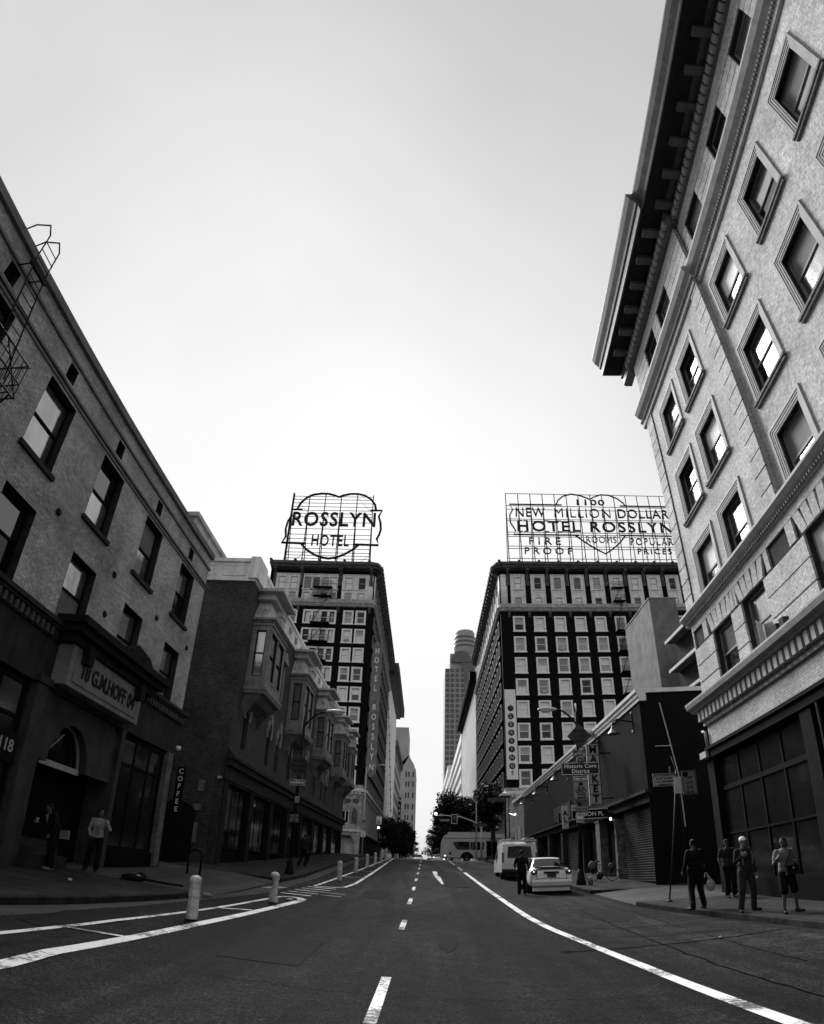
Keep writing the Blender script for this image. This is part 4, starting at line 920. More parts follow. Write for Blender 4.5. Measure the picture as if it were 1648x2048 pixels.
# ------------------------------------------------------------------ the two corner hotels
def hotel(side):
    right = side > 0
    X0, X1, Y, z0 = (12.0, 48.5, 95, 2.4) if right else (-27.4, -9.2, 95, 2.4)
    lab = ('tall dark brick hotel with white-framed windows and a leasing banner, right of the crossing' if right else
           'tall dark brick hotel with a vertical corner sign and fire escapes, left of the crossing')
    t = thing('corner_hotel', lab, 'building', (X0, Y, z0), 0, 'twin hotels at the crossing')
    W_ = X1-X0; DEP = 52; L = lambda x: x-X0
    sx = 0 if right else W_                                        # the street-side face
    sg = -1 if right else 1                                        # outward direction of that face
    if right: tops = [40.8-3.55*k for k in range(8)]; hh = 2.72; cols = [(2.0+3.45*k, 1.98) for k in range(9)]
    else: tops = [41.3-3.24*k for k in range(9)]; hh = 2.5; cols = [(L(-14.06), 1.72), (L(-12.0), 1.75), (L(-23.5), 1.7), (L(-25.6), 1.7)]
    belt = 41.75 if right else 42.0; ctop = 50.6 if right else 50.1; ptop = 48.5 if right else 47.9; pbot = belt+1.5
    inner = .26
    holes = [(u+inner, u+w_-inner, z-hh+.32, z-inner) for u, w_ in cols for z in tops]
    if not right: holes += [(L(-20.7)+.3+1.4*k, L(-20.7)+.3+1.4*k+.95, z-hh+.32, z-inner) for k in range(4) for z in tops]
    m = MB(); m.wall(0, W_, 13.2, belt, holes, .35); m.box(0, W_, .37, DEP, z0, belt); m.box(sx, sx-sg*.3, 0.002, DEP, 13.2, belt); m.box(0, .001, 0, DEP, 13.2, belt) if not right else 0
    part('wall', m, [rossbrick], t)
    # windows: white moulded frame, sash, panes
    mh_ = {}
    def frame_mesh(w_, h_):
        mb = MB(); mb.ring(-w_/2, w_/2, 0, h_, inner, -.1, .05, b=.3); mb.box(-w_/2-.08, w_/2+.08, -.2, .05, -.04, .14); mb.ring(-w_/2+inner, w_/2-inner, .3, h_-inner, .09, .12, .2); mb.box(-w_/2+inner, w_/2-inner, .1, .2, h_*.52-.05, h_*.52+.05)
        return mb.mesh('frame', [white_fr])
    def pane_mesh(w_, a_, b_, mt): return MB().box(-w_/2+inner+.08, w_/2-inner-.08, .17, .19, a_, b_).mesh('pane', [mt])
    q = random.Random(11 if right else 12); styles = [blind, blind, blind, curtain, blind_g, winglass, shopglass]
    for u, w_ in cols:
        for z in tops:
            key = (w_, hh)
            if key not in mh_: mh_[key] = (frame_mesh(w_, hh), {(s_.name, k): pane_mesh(w_, *((hh*.52+.05, hh-inner-.08) if k else (.38, hh*.52-.05)), s_) for s_ in styles for k in (0, 1)})
            if not right and z < 15: continue
            o = link('window', mh_[key][0], t, (u+w_/2, 0, z-hh-z0))
            s1_ = q.choice(styles); s0_ = s1_ if q.random() < .55 else q.choice(styles)
            if q.random() < .07: link('air_conditioner', (mh_.get('ac') or mh_.setdefault('ac', MB().box(-.35, .35, -.35, .12, .34, .8).box(-.3, .3, -.37, -.35, .4, .74).mesh('air_conditioner', [galv]))), o)
            link('pane', mh_[key][1][(s1_.name, 1)], o); link('pane', mh_[key][1][(s0_.name, 0)], o)
    if not right:                                                     # wide four-light windows at the fire escape
        u0 = L(-20.8); w_ = 5.6
        for z in tops:
            mb = MB(); mb.ring(0, w_, 0, hh, .28, -.1, .05, b=.3)
            for k in range(3): mb.box(.3+1.4*k+.95, .3+1.4*k+1.4, -.06, .05, .3, hh-.28)
            for k in range(4): mb.box(.3+1.4*k, 1.25+1.4*k, .1, .2, hh*.5-.05, hh*.5+.05)
            o = link('window', mb.mesh('frame', [white_fr]), t, (u0, 0, z-hh-z0))
            for k in range(4):
                link('pane', MB().box(.3+1.4*k, 1.25+1.4*k, .18, .2, .3, hh-.28).mesh('pane', [q.choice(styles)]), o)
    # two top floors: pale panels between dark pilasters
    pm = MB(); pl = MB(); hl = []
    groups = [(1.85+3.45*k, 2.5) for k in range(10)] if right else [(L(-14.65), 4.5), (L(-21.4), 6.0), (L(-26.2), 4.2)]
    m = MB(); tw = []
    for u, w_ in groups:
        n = 1 if right else (2 if w_ < 5 else 4); cw = w_/n
        for k in range(n):
            c = u+cw*(k+.5); h1 = (c-.62, c+.62, ptop-2.75, ptop-.55); h2 = (c-.6, c+.6, pbot-.5, pbot+.95); tw += [h1, h2]
        m.wall(u, u+w_, belt+.2, ptop, [h for h in tw if u < h[0] < u+w_], .25, -.12); m.ring(u, u+w_, belt+.3, ptop, .14, -.22, -.12)
        for k in range(n): c = u+cw*(k+.5); m.box(c-.9, c+.9, -.3, -.12, ptop-2.95, ptop-2.8); m.box(c-.5, c+.5, -.16, -.12, ptop-3.35, ptop-3.25)
    parts('upper_panel', m, [terra], t)
    for i, h in enumerate(tw):
        mb = MB(); mb.ring(h[0], h[1], h[2], h[3], .1, -.02, .08); mb.box(h[0], h[1], -.02, .07, (h[2]+h[3])/2-.05, (h[2]+h[3])/2+.05)
        if right or i % 2 == 0 or True:
            o = part('window', mb, [white_dull], t); link('pane', MB().box(h[0]+.05, h[1]-.05, .04, .05, h[2]-z0+.05, h[3]-z0-.05).mesh('pane', [styles[(i*3) % 7]]), o)
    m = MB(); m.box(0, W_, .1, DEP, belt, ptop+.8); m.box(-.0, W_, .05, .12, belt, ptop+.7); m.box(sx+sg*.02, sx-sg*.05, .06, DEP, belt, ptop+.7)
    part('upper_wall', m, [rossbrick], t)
    m = MB(); ed = [groups[0][0]-.4]+[g_[0]+g_[1]+.45 for g_ in groups] if right else [L(-9.75), L(-15.0), L(-21.75), L(-26.45)]
    for u in ed:
        m.box(u-.3, u+.3, -.18, .05, ptop-2.1, ptop-1.2); m.box(u-.22, u+.22, -.3, .05, ptop-1.2, ptop); m.prism([(-.3, ptop), (-1.0, ptop+.5), (-1.0, ptop+.85), (.05, ptop+.85), (.05, ptop-.4)], 'x', u-.26, u+.26)
        m.prism([(.05, belt-.1), (-.35, belt-.1), (-.3, belt-.6), (.0, belt-1.1), (.05, belt-1.2)], 'x', u-.22, u+.22)
    parts('bracket', m, [terra_d], t)
    # curved corner piece of the two upper floors
    cxn = .0 if right else W_
    m = MB(); m.lathe([(.9, belt+.2), (.9, ptop)], (cxn-sg*.75, .75, 0), 20); part('rounded_corner', m, [terra], t)
    # side windows: narrow column rows on the street face, seen edge-on
    m = MB(); pz = MB()
    for k in range(15):
        y_ = 2.2+3.35*k
        for z in tops:
            for a_, b_ in ((y_, y_+.2), (y_+1.6, y_+1.8)): m.box(sx, sx+sg*.12, a_, b_, z-hh, z)
            m.box(sx, sx+sg*.14, y_, y_+1.8, z-.22, z); m.box(sx, sx+sg*.2, y_-.05, y_+1.85, z-hh, z-hh+.22); pz.box(sx, sx+sg*.03, y_+.2, y_+1.6, z-hh+.2, z-.2)
        pz.box(sx+sg*.13, sx+sg*.15, y_+.3, y_+1.5, ptop-2.8, ptop-.6); m.box(sx, sx+sg*.12, y_-.3, y_+2.1, belt+.2, ptop)
    o = part('side_window_frames', m, [mat('side_frame_paint', .22, .7, .3, 3)], t); o['kind'] = 'stuff'; o = part('side_window_panes', pz, [winglass], t); o['kind'] = 'stuff'
    # cornices: profile swept round front and street side with a mitre
    def sweep(prof, mt, name, rad_=0):
        mb = MB(); n = len(prof)
        def ringpt(p, z, k):
            xo = sx+sg*p
            return {0: (0 if right is False else W_, -p, z), 1: (sx-sg*.4, -p, z), 2: (sx+sg*(p*.7-.12), -(p*.7-.12), z), 3: (xo, .4, z), 4: (xo, DEP, z)}[k]
        for k in range(4):
            A = [ringpt(p, z, k) for p, z in prof]; B = [ringpt(p, z, k+1) for p, z in prof]
            mb.add(A+B, [(i, i+1, n+i+1, n+i) for i in range(n-1)])
        mb.add([ringpt(p, z, 0) for p, z in prof], [tuple(range(n))])
        mb.add([ringpt(p, z, 4) for p, z in prof], [tuple(range(n))])
        part(name, mb, [mt], t); return mb
    sweep([(-.2, ptop+.75), (.15, ptop+.75), (.2, ptop+.95), (1.0, ptop+1.0), (1.05, ptop+1.15), (1.0, ptop+1.3), (1.2, ptop+1.4), (1.25, ctop-.55), (1.05, ctop-.4), (.95, ctop-.05), (.6, ctop), (-.2, ctop-.1)], terra_d, 'cornice')
    sweep([(-.1, belt-.1), (.25, belt-.05), (.4, belt+.15), (.42, belt+.3), (.6, belt+.45), (.62, belt+.6), (.3, belt+.75), (.25, belt+1.3), (-.1, belt+1.4)], mat('belt_terracotta', .45, .7, .35, 1.5, bump=.2, fine=.4, bscale=9, streak=.3), 'belt_course')
    mb = MB(); k = 0.0
    while k <= W_+.01: mb.ell((k, -1.0, ctop+.0), (.3, .3, .28), 8); mb.box(k-.12, k+.12, -1.28, -1.0, ctop-.9, ctop-.2); k += (3.45 if right else 4.3)
    k = 1.5
    while k < DEP: mb.ell((sx+sg*1.0, k, ctop), (.28, .28, .3), 6); mb.box(sx+sg*1.35, sx+sg*1.0, k-.15, k+.15, ctop-1.2, ctop-.2); mb.prism([(sx, ptop-.3), (sx+sg*1.05, ptop+.6), (sx+sg*1.05, ptop+.95), (sx, ptop+.95)], 'y', k-.25, k+.25); k += 1.7
    parts('antefix', mb, [terra_d], t)
    mb = MB(); k = .3
    while k < W_: mb.box(k, k+.16, -.98, -.75, ctop-1.35, ctop-1.2); k += .34
    part('dentil', mb, [terra_d], t)
    part('roof', MB().box(.3, W_-.3, .3, DEP, ptop+.8, ctop-.3), [tar], t)
    # terracotta base
    m = MB(); bt = 13.2
    hb = [(2+3.45*k, 4.2+3.45*k, 6.5, 9.4) for k in range(9)] if right else [(L(-12.0), L(-10.9), 7.5, 9.4), (L(-14.6), L(-13.2), 7.5, 9.4), (L(-19), L(-16), 7.5, 9.4)]
    m.wall(0, W_, 6.2 if not right else z0, bt, hb, .4, -.1); m.box(0, W_, .31, .5, z0, bt); m.box(sx+sg*.1, sx-sg*.2, -.09, DEP, 6.2, bt)
    if not right:
        m.box(L(-9.9), L(-9.2), -.1, .4, z0, 6.2); m.box(0, L(-12.4), -.1, .4, z0, 6.2)
        for k in range(8):
            a0, a1 = pi*k/8, pi*(k+1)/8; c, r0 = L(-11.15), 1.25
            P_ = [(c+r0*cos(a0), 4.6+1.3*sin(a0)), (c+r0*cos(a0), 6.2), (c+r0*cos(a1), 6.2), (c+r0*cos(a1), 4.6+1.3*sin(a1))]; m.prism(P_, 'y', -.1, .3)
    part('base_wall', m, [mat('base_terracotta', .4, .75, .45, 1.1, bump=.3, bscale=7, fine=.45, streak=.3)], t)
    for h in hb: w_ = part('base_window', MB().ring(h[0], h[1], h[2], h[3], .12, .0, .12).box((h[0]+h[1])/2-.05, (h[0]+h[1])/2+.05, 0, .1, h[2], h[3]), [white_fr], t); link('pane', MB().box(h[0], h[1], .14, .16, h[2]-z0, h[3]-z0).mesh('pane', [shopglass]), w_)
    sweep([(0, 11.7), (.25, 11.75), (.3, 12.0), (.7, 12.15), (.75, 12.45), (.3, 12.6), (0, 12.7)], terra, 'base_cornice'); sweep([(0, 6.3), (.3, 6.35), (.35, 6.6), (0, 6.7)], terra, 'base_belt')
    m = MB(); k = .2
    while k < W_: m.box(k, k+.25, -.6, -.3, 11.85, 12.1); k += .55
    part('base_dentil', m, [terra], t)
    if not right:
        m = MB()
        for c in (L(-11.2), L(-10.0)): m.prism([(c-.5, 10.9), (c-.3, 10.6), (c, 10.5), (c+.3, 10.6), (c+.5, 10.9), (c+.3, 11.1), (c-.3, 11.1)], 'y', -.25, -.1)
        m.box(L(-10.5), L(-9.7), -.3, -.1, 7.6, 9.2); m.ell((L(-10.1), -.3, 9.5), (.3, .15, .4), 8)
        parts('relief', m, [terra_d], t)
        parts('entrance', MB().box(L(-12.4), L(-9.9), .35, .4, z0, 6.0).box(L(-12.4), L(-10.6), -.3, -.05, 5.6, 5.8), [stone_d], t)
    else:
        part('marquee', MB().box(sx-1.8, sx, -.6, 9, 11.2, 11.5).box(sx-.02, sx, -.01, 9, 10.6, 11.2), [stone_m], t)
        part('storefront', MB().box(.4, W_, -.14, -.11, z0, 5.8), [shopdark], t)
    # fire escapes
    m = MB(); fu0, fu1 = (19.2, 21.4) if right else (L(-19.4), L(-16.2))
    zz = [z-hh for z in tops if z > 24]+[belt+1.6, ptop-2.7]
    for z in zz:
        m.box(fu0, fu1, -1.15, -.1, z-.05, z); m.tube([(fu0, -1.15, z+.95), (fu1, -1.15, z+.95)], .035, 5); m.tube([(fu0, -1.15, z+.5), (fu1, -1.15, z+.5)], .025, 4)
        u = fu0
        while u <= fu1+.01: m.box(u-.015, u+.015, -1.17, -1.13, z, z+.95); u += .2
        for u in (fu0, fu1): m.tube([(u, -1.15, z+.95), (u, 0, z+.95)], .03, 4)
    for a_, b_ in zip(sorted(zz), sorted(zz)[1:]):
        for d in (-.35, -.85): m.tube([(fu0+.2, d, a_), (fu1-.6, d, b_)], .04, 4)
    part('fire_escape', m, [iron], t)
    return t
HR = hotel(1); HL_ = hotel(-1)

# ------------------------------------------------------------------ rooftop signs
signm = mat('sign_steel', .014, .6, .3, 1); signl = mat('sign_letter', .03, .6, .3, 1)
def tubes(mb, P, r_): mb.tube(P, r_, 5); return mb
def roof_sign_left():
    t = thing('rooftop_hotel_sign', 'heart-shaped rooftop sign on a steel lattice reading ROSSLYN HOTEL, above the left hotel', 'sign', (-17.5, 97, 49.8), 0)
    C = -17.5; m = MB(); B = 2.6                                       # B: depth of the supporting trusses
    xs = [-25.7-C+3.02*k for k in range(6)]; H = 15.8
    for u in xs:
        m.tube([(u, 0, 0), (u, 0, H)], .1, 5); m.tube([(u, B, 0), (u, 0, 12)], .09, 5); m.tube([(u, B, 0), (u, 0, 2.5)], .05, 4)
        for z in (2.5, 5, 7.5): m.tube([(u, 0, z), (u, B*(1-z/12), z)], .04, 4); m.tube([(u, 0, z), (u, B*(1-(z+2.5)/12), z+2.5)], .04, 4)
    for z in (.6, 1.2, 2.2, 2.8, 3.4, 4.2, 5.2, 6.2, 7.1, 8.3, 9.7, 10.9, 11.6, 12.3, 13.1, 13.9, 14.7, 15.4): m.tube([(xs[0], 0, z), (xs[-1], 0, z)], .06, 4)
    for k in (0, 4): m.tube([(xs[k], 0, .5), (xs[k+1], 0, 3)], .035, 4); m.tube([(xs[k+1], 0, 11.8), (xs[k], 0, 15.2)], .035, 4)
    m.tube([(xs[0]-.1, -.1, 0), (xs[0]-.1, -.1, H+.2)], .2, 5)
    part('lattice', m, [signm], t, rel=False)
    m = MB(); KX, KZ = .0198, .0231
    def P(px, py): return ((px-660)*KX, -.25, 15.9-(py-133)*KZ)
    top = [(292, 290), (320, 225), (370, 175), (430, 145), (510, 133), (580, 135), (640, 150), (680, 165), (720, 148), (790, 133), (860, 132), (930, 148), (990, 185), (1030, 235), (1042, 290)]
    for seg in (top, [(345, 290), (238, 290), (250, 345), (222, 400), (210, 470), (222, 545), (192, 598), (412, 602)], [(985, 290), (1100, 288), (1070, 345), (1090, 400), (1097, 460), (1085, 510), (1065, 550), (1085, 605), (860, 602)],
                [(375, 605), (430, 655), (510, 700), (580, 722), (640, 730), (710, 720), (780, 692), (850, 650), (905, 605)]):
        m.tube([P(*q) for q in seg], .22, 6)
    part('outline', m, [signm], t, rel=False)
    def T(s, x0, x1, y0, y1, off): a_, b_ = P(x0, y1), P(x1, y0); fit_text(s, t, (a_[0]+b_[0])/2, (a_[2]+b_[2])/2, b_[0]-a_[0], b_[2]-a_[2], signl, offset=off, spacing=1.1)
    T('ROSSLYN', 262, 1045, 312, 445, .02); T('HOTEL', 470, 815, 522, 622, .012)
roof_sign_left()
def roof_sign_right():
    t = thing('rooftop_hotel_sign', 'wide rooftop lattice sign reading NEW MILLION DOLLAR HOTEL ROSSLYN, above the right hotel', 'sign', (14.2, 97, 50.4), 0)
    m = MB(); n = 15; Wd = 2.32*n; H = 16.1
    for k in range(n+1):
        u = Wd*k/n; m.tube([(u, 0, 0), (u, 0, H)], .085, 5); m.tube([(u, 3.0, 0), (u, 0, 13.5)], .08, 5)
        for z in (3.1, 6.2, 9.3): m.tube([(u, 0, z), (u, 3*(1-z/13.5), z)], .035, 4)
        if k < n: m.tube([(u, 0, .2), (u+Wd/n, 0, 1.6)], .045, 4); m.tube([(u+Wd/n, 0, .2), (u, 0, 1.6)], .045, 4)
    for z in (.15, 1.7, 2.3, 4.3, 4.8, 6.8, 7.2, 7.7, 10.1, 10.5, 12.6, 13.4, H): m.tube([(0, 0, z), (Wd, 0, z)], .065, 4)
    part('lattice', m, [signm], t, rel=False)
    KX, KZ = .02645, .0302
    def P(px, py): return ((px-268)*KX, -.25, H-(py-103)*KZ)
    m = MB()
    for seg in ([(665, 187), (290, 187), (312, 225), (288, 268), (290, 320), (322, 375), (308, 402), (765, 402)],
                [(625, 187), (640, 155), (680, 122), (740, 105), (800, 112), (850, 130), (875, 142), (905, 125), (960, 106), (1020, 108), (1080, 132), (1120, 165), (1135, 187)],
                [(1090, 187), (1560, 187)], [(1060, 400), (1560, 402)], [(735, 402), (800, 450), (870, 495), (935, 528), (990, 495), (1050, 450), (1095, 402)]):
        m.tube([P(*q) for q in seg], .15, 6)
    part('outline', m, [signm], t, rel=False)
    def T(s, x0, x1, y0, y1, off=-.004, sp=1.12): a_, b_ = P(x0, y1), P(x1, y0); fit_text(s, t, (a_[0]+b_[0])/2, (a_[2]+b_[2])/2, b_[0]-a_[0], b_[2]-a_[2], signl, offset=off, spacing=sp)
    def serif(s, x0, x1, y0, y1, n_):                                # slab feet give the big line its old-style letters
        mb = MB(); w_ = (x1-x0)/n_
        for k in range(n_):
            for yy in (y0, y1):
                if s[k] in 'HTLNIRE' or (s[k] == 'Y' and yy == y1):
                    for f_ in ((.1, .42), (.52, .84)) if (s[k] in 'HN') else ((.12, .5),):
                        a_, b_ = P(x0+w_*(k+f_[0]), 0), P(x0+w_*(k+f_[1]), 0); z = P(0, yy)[2]; mb.box(a_[0], b_[0], -.36, -.28, z-.1, z+.1)
        parts('serif', mb, [signl], t, rel=False)
    T('1100', 775, 980, 145, 187, .02); T('NEW', 330, 540, 212, 278, .009); T('MILLION', 605, 1010, 212, 278, -.008); T('DOLLAR', 1065, 1450, 212, 278, .009)
    T('HOTEL', 335, 780, 305, 380, .016, 1.2); T('ROSSLYN', 850, 1450, 305, 380, .016, 1.2); serif('HOTEL', 335, 780, 305, 380, 5)
    T('ROOMS', 810, 1025, 410, 455, -.006); T('FIRE', 410, 630, 422, 470, .004, 1.5); T('PROOF', 375, 700, 490, 535, .004, 1.5); T('POPULAR', 1125, 1440, 420, 468, .004, 1.3); T('PRICES', 1165, 1415, 490, 530, .004, 1.3)
roof_sign_right()
m = MB()
for i, (u, w_, h_) in enumerate(((8, 2.2, 1.6), (11, 1.2, 2.2), (17, 2.5, 1.9), (19.5, .8, 3.0), (21, 1.0, 1.5))): m.box(u, u+w_, 0, 1.5, 0, h_)
t = thing('rooftop_plant', 'cluster of dark vents and plant boxes on the right hotel roof below the sign', 'roof plant', (12, 99, 50.2), 0); parts('casing', m, [terra_d], t, rel=False)
# vertical hotel sign on the left hotel corner
t = thing('vertical_hotel_sign', 'tall narrow grey corner sign with white letters HOTEL ROSSLYN running down the left hotel', 'sign', (-7.95, 94.2, 14.3), 0)
part('board', MB().box(-.62, .62, -.2, .2, .6, 20.6).prism([(-.62, 20.6), (.62, 20.6), (.0, 21.5)], 'y', -.2, .2).prism([(-.62, .6), (.62, .6), (.2, 0), (-.2, 0)], 'y', -.2, .2), [mat('sign_grey', .2, .6, .35, 1.5, fine=.2, streak=.3)], t, rel=False)
parts('rim', MB().box(-.7, -.6, -.24, .24, .4, 20.8).box(.6, .7, -.24, .24, .4, 20.8), [stone_m], t, rel=False)
for i, c in enumerate('HOTEL ROSSLYN'):
    if c != ' ': text(c, t, (0, -.23, 19.7-1.52*i), mat('aged_white_letter', .8, .6, .2, 2), 1.3, ext=.02, offset=.015, sx=.72)
m = MB()
for z in (3, 9, 15, 19): m.box(-1.3, -.62, -.05, .05, z, z+.1)
parts('bracket', m, [iron], t, rel=False)
# leasing banner
t = thing('leasing_banner', 'pale vertical banner with dark round letters spelling LEASING on the corner of the right hotel', 'banner', (12.97, 94.7, 14.4), 0)
part('cloth', MB().box(-.86, .86, 0, .05, 0, 13.9), [mat('banner_cloth', .8, .8, .08, 1)], t, rel=False)
dm = mat('banner_disc', .05, .8, .15, 3)
for i, c in enumerate(' LEASING'):
    z = 10.9-1.27*i; part('disc', MB().lathe([(0, -.03), (.48, -.03), (.48, 0)], (0, 0, z), 20, axis='y', cap=False), [dm], t, rel=False)
    if c != ' ': text(c, t, (0, -.05, z), mat('banner_letter', .4, .8, .1), .75, ext=.01, offset=.015)
part('emblem', MB().ell((0, -.02, 1.1), (.2, .03, .25), 8).box(-.14, .14, -.03, 0, .6, .75), [stone_m], t, rel=False)

# ------------------------------------------------------------------ far streetscape
def tower(name, lab, x0, x1, y0, y1, z0, z1, wm, rows_, cols_f, cols_s, side, wmat=winglass, extra=None, cor=0, cm=None, zb=None):
    t = thing(name, lab, 'building', (x0, y0, z0), 0); W_, Dp = x1-x0, y1-y0; L_ = (-x0, -y0, 0)
    part('wall', MB().box(x0, x1, y0, y1, z0, z1), [wm], t, loc=L_)
    m = MB(); fz = (z1-z0-6)/max(rows_, 1); zb = z0+4
    for r_ in range(rows_):
        for c in range(cols_f): u = x0+W_*(c+.2)/cols_f; m.box(u, u+W_*.6/cols_f, y0-.06, y0, zb+fz*(r_+.2), zb+fz*(r_+.8))
        for c in range(cols_s):
            y_ = y0+Dp*(c+.2)/cols_s; xx = x0 if side < 0 else x1; m.box(xx, xx+side*.06, y_, y_+Dp*.6/cols_s, zb+fz*(r_+.2), zb+fz*(r_+.8))
    if rows_: o = part('window_rows', m, [wmat], t, loc=L_); o['kind'] = 'stuff'
    if cor:
        m = MB().box(x0-cor, x1+cor, y0-cor, y1+cor, z1-1.4, z1+.6).box(x0-cor*.5, x1+cor*.5, y0-cor*.5, y1+cor*.5, z1-2.2, z1-1.4)
        k = y0
        while k < y1: m.box((x1+cor if side > 0 else x0-cor), (x1+cor+side*.15 if side > 0 else x0-cor-.15), k, k+.8, z1-1.2, z1+.3); k += 2.2
        part('cornice', m, [cm or terra_d], t, loc=L_)
    return t
farw = mat('far_pale_wall', .7, .85, .12, .15, streak=.1); farg = mat('far_grey_wall', .35, .85, .15, .15); fard = mat('far_dark_window', .06, .5, .3, .5)
t = tower('pale_sidewall_building', 'pale blank-sided office block with a deep dark cornice just past the left hotel', -34, -9.4, 150, 196, -1, 49, farw, 0, 0, 0, 1, cor=2.4, cm=terra_d)
m = MB()
for k in range(14): f_ = k/13; m.ell((-9.3, 152+30*f_, 39-22*f_), (.2, .3, .28), 6)
m.tube([(-9.3, 151, 40), (-9.3, 183, 16.5)], .07, 4); part('wall_light_string', m, [iron], t, loc=(34, -150, 0))
tower('far_office_block', 'dark slab tower with a pale crown behind the gabled block', -20, -8.2, 300, 330, 0, 66.5, farg, 0, 0, 0, 1)
farp = mat('far_gable_wall', .42, .85, .2, .3, streak=.2)
t = thing('gabled_building', 'pale tower block with a steep gable and small dark windows, far down the left side', 'building', (-14, 290, -5), 0)
part('wall', MB().box(0, 9.7, 0, 40, 0, 49.5).prism([(.8, 49.5), (9.7, 49.5), (9.0, 52), (6.6, 56), (4.5, 52)], 'y', 0, 14), [farp], t, rel=False)
part('roof', MB().prism([(6.5, 56.1), (9.8, 49.6), (9.8, 49.9), (6.5, 56.6), (0, 49.6), (0, 50)], 'y', .5, 40), [tar], t, rel=False)
m = MB()
for z in (46.5, 42, 37, 32, 27, 22, 17, 12):
    for x in (5.2, 6.4, 8.4): m.box(x, x+.7, -.06, 0, z, z+2.4)
part('window_rows', m, [fard], t, rel=False)['kind'] = 'stuff'
tower('narrow_shop_block', 'narrow brown block with hanging signs halfway down the left pavement', -22, -9.6, 200, 250, 0, 40, farg, 8, 4, 12, 1, fard, cor=.8)
t = thing('vertical_shop_sign', 'small vertical sign with white letters ALEX above the left street tree', 'sign', (-7.5, 198, 15.8), 0)
parts('board', MB().box(-.45, .45, -.2, .2, -.2, 6.6), [blackm], t, rel=False)
for i, c in enumerate('ALEX'): text(c, t, (0, -.24, 5.7-1.6*i), stone_l, 1.3, ext=.02, offset=.01)
tower('fluted_bank_building', 'pale fluted office building with a flat dark cornice just past the right hotel', 12.2, 34, 149, 207, -1, 47, farw, 0, 0, 0, -1, cor=1.8, cm=blackm)
t = [o for o in D.objects if o.name == 'fluted_bank_building'][0]
m = MB(); k = 149.5
while k < 206: m.box(12.2-.25, 12.2, k, k+.8, 6, 44.5); k += 1.55
parts('flute', m, [farw], t, loc=(-12.2, -149, 0))
t = tower('striped_office_building', 'white office block with horizontal bands and a rounded top, far along the right side', 12.0, 30, 212, 330, -2, 46, farw, 0, 0, 0, -1)
m = MB()
for k in range(9): m.box(11.9, 12.0, 213, 330, 4+k*4.6, 6+k*4.6)
parts('window_band', m, [fard], t, loc=(-12, -212, 0))
tower('far_corner_building', 'small pale block at the far end of the right side', 12.2, 26, 340, 420, -4, 55, farw, 8, 3, 10, -1, fard)
t = thing('round_topped_skyscraper', 'distant gridded skyscraper with stepped shoulders and a round crown, centre right', 'skyscraper', (14, 500, -12), 0)
part('shaft', MB().box(1.0, 40, 0, 40, 0, 172).box(5.2, 40, 2, 40, 172, 186), [mat('tower_stone', .36, .7, .1, .1)], t, rel=False)
part('crown', MB().lathe([(9.4, 186), (9.4, 206), (8.8, 206.2), (8.8, 211), (8.0, 213)], (19, 22, 0), 32), [mat('tower_stone', 0)], t, rel=False)
m = MB()
for r_ in range(38):
    for c in range(8): m.box(5.6+4.4*c*.95, 5.6+4.4*c*.95+2.8, -.3, 0, 10+4.3*r_, 12.9+4.3*r_)
    for c in range(1): m.box(1.6, 4.6, -.3, 0, 10+4.3*r_, 12.9+4.3*r_)
o = part('window_rows', m, [mat('tower_window', .14, .3, .2, .2)], t, rel=False); o['kind'] = 'stuff'
part('arched_gable', MB().prism([(14.5+8.5*cos(pi*k/12), 178+10*sin(pi*k/12)) for k in range(13)], 'y', -.5, 3), [mat('tower_glass', .16, .3, .2, .2)], t, rel=False)
part('glass_bay', MB().box(17, 23.5, -.8, 0, 130, 172).box(15.5, 25, 0, 3, 172, 178), [mat('tower_glass', .16, .3, .2, .2)], t, rel=False)
m = MB()
for k in range(3): m.lathe([(9.5, 197+4*k), (9.7, 198+4*k), (9.5, 199+4*k)], (19, 22, 0), 32, cap=False)
part('crown_band', m, [mat('tower_window', 0)], t, rel=False)
# ------------------------------------------------------------------ vehicles
carpaint = mat('silver_car_paint', .75, .25, .06, 3, metal=.0, spec=.5); vanpaint = mat('grey_van_paint', .7, .3, .1, 2, metal=.0, spec=.5)
tyre = mat('tyre_rubber', .012, .8, .2, 8); rimm = mat('wheel_rim', .3, .35, .1, 5, metal=.7); carglass = glass('car_glass', .006, .04, 1.45)
redlens = mat('tail_lens', .12, .2, .1, 4, spec=.6); litlens = mat('lit_lamp', .9, .3, 0, emit=.35); plastic = mat('black_plastic', .018, .5, .2, 6)
def wheel(root, x, y, r_=.32, w_=.2, sg=1):
    o = link('wheel', None, root, (x, y, r_))
    m = MB(); m.lathe([(r_*.62, -w_/2), (r_*.93, -w_/2), (r_, -w_*.35), (r_, w_*.35), (r_*.93, w_/2), (r_*.62, w_/2)], (0, 0, 0), 24, axis='x', cap=False)
    link('tyre', m.mesh('tyre', [tyre]), o)
    m = MB(); m.lathe([(0, sg*w_*.3), (r_*.18, sg*w_*.34), (r_*.55, sg*w_*.25), (r_*.64, sg*w_*.45), (r_*.64, -sg*w_*.4)], (0, 0, 0), 20, axis='x', cap=False)
    link('rim', m.mesh('rim', [rimm]), o); return o
def loft(secs, n):                                                    # secs: list of rings (closed, n points each)
    vs = [p for s in secs for p in s]; fs = [(i*n+k, i*n+(k+1) % n, (i+1)*n+(k+1) % n, (i+1)*n+k) for i in range(len(secs)-1) for k in range(n)]
    return vs, fs
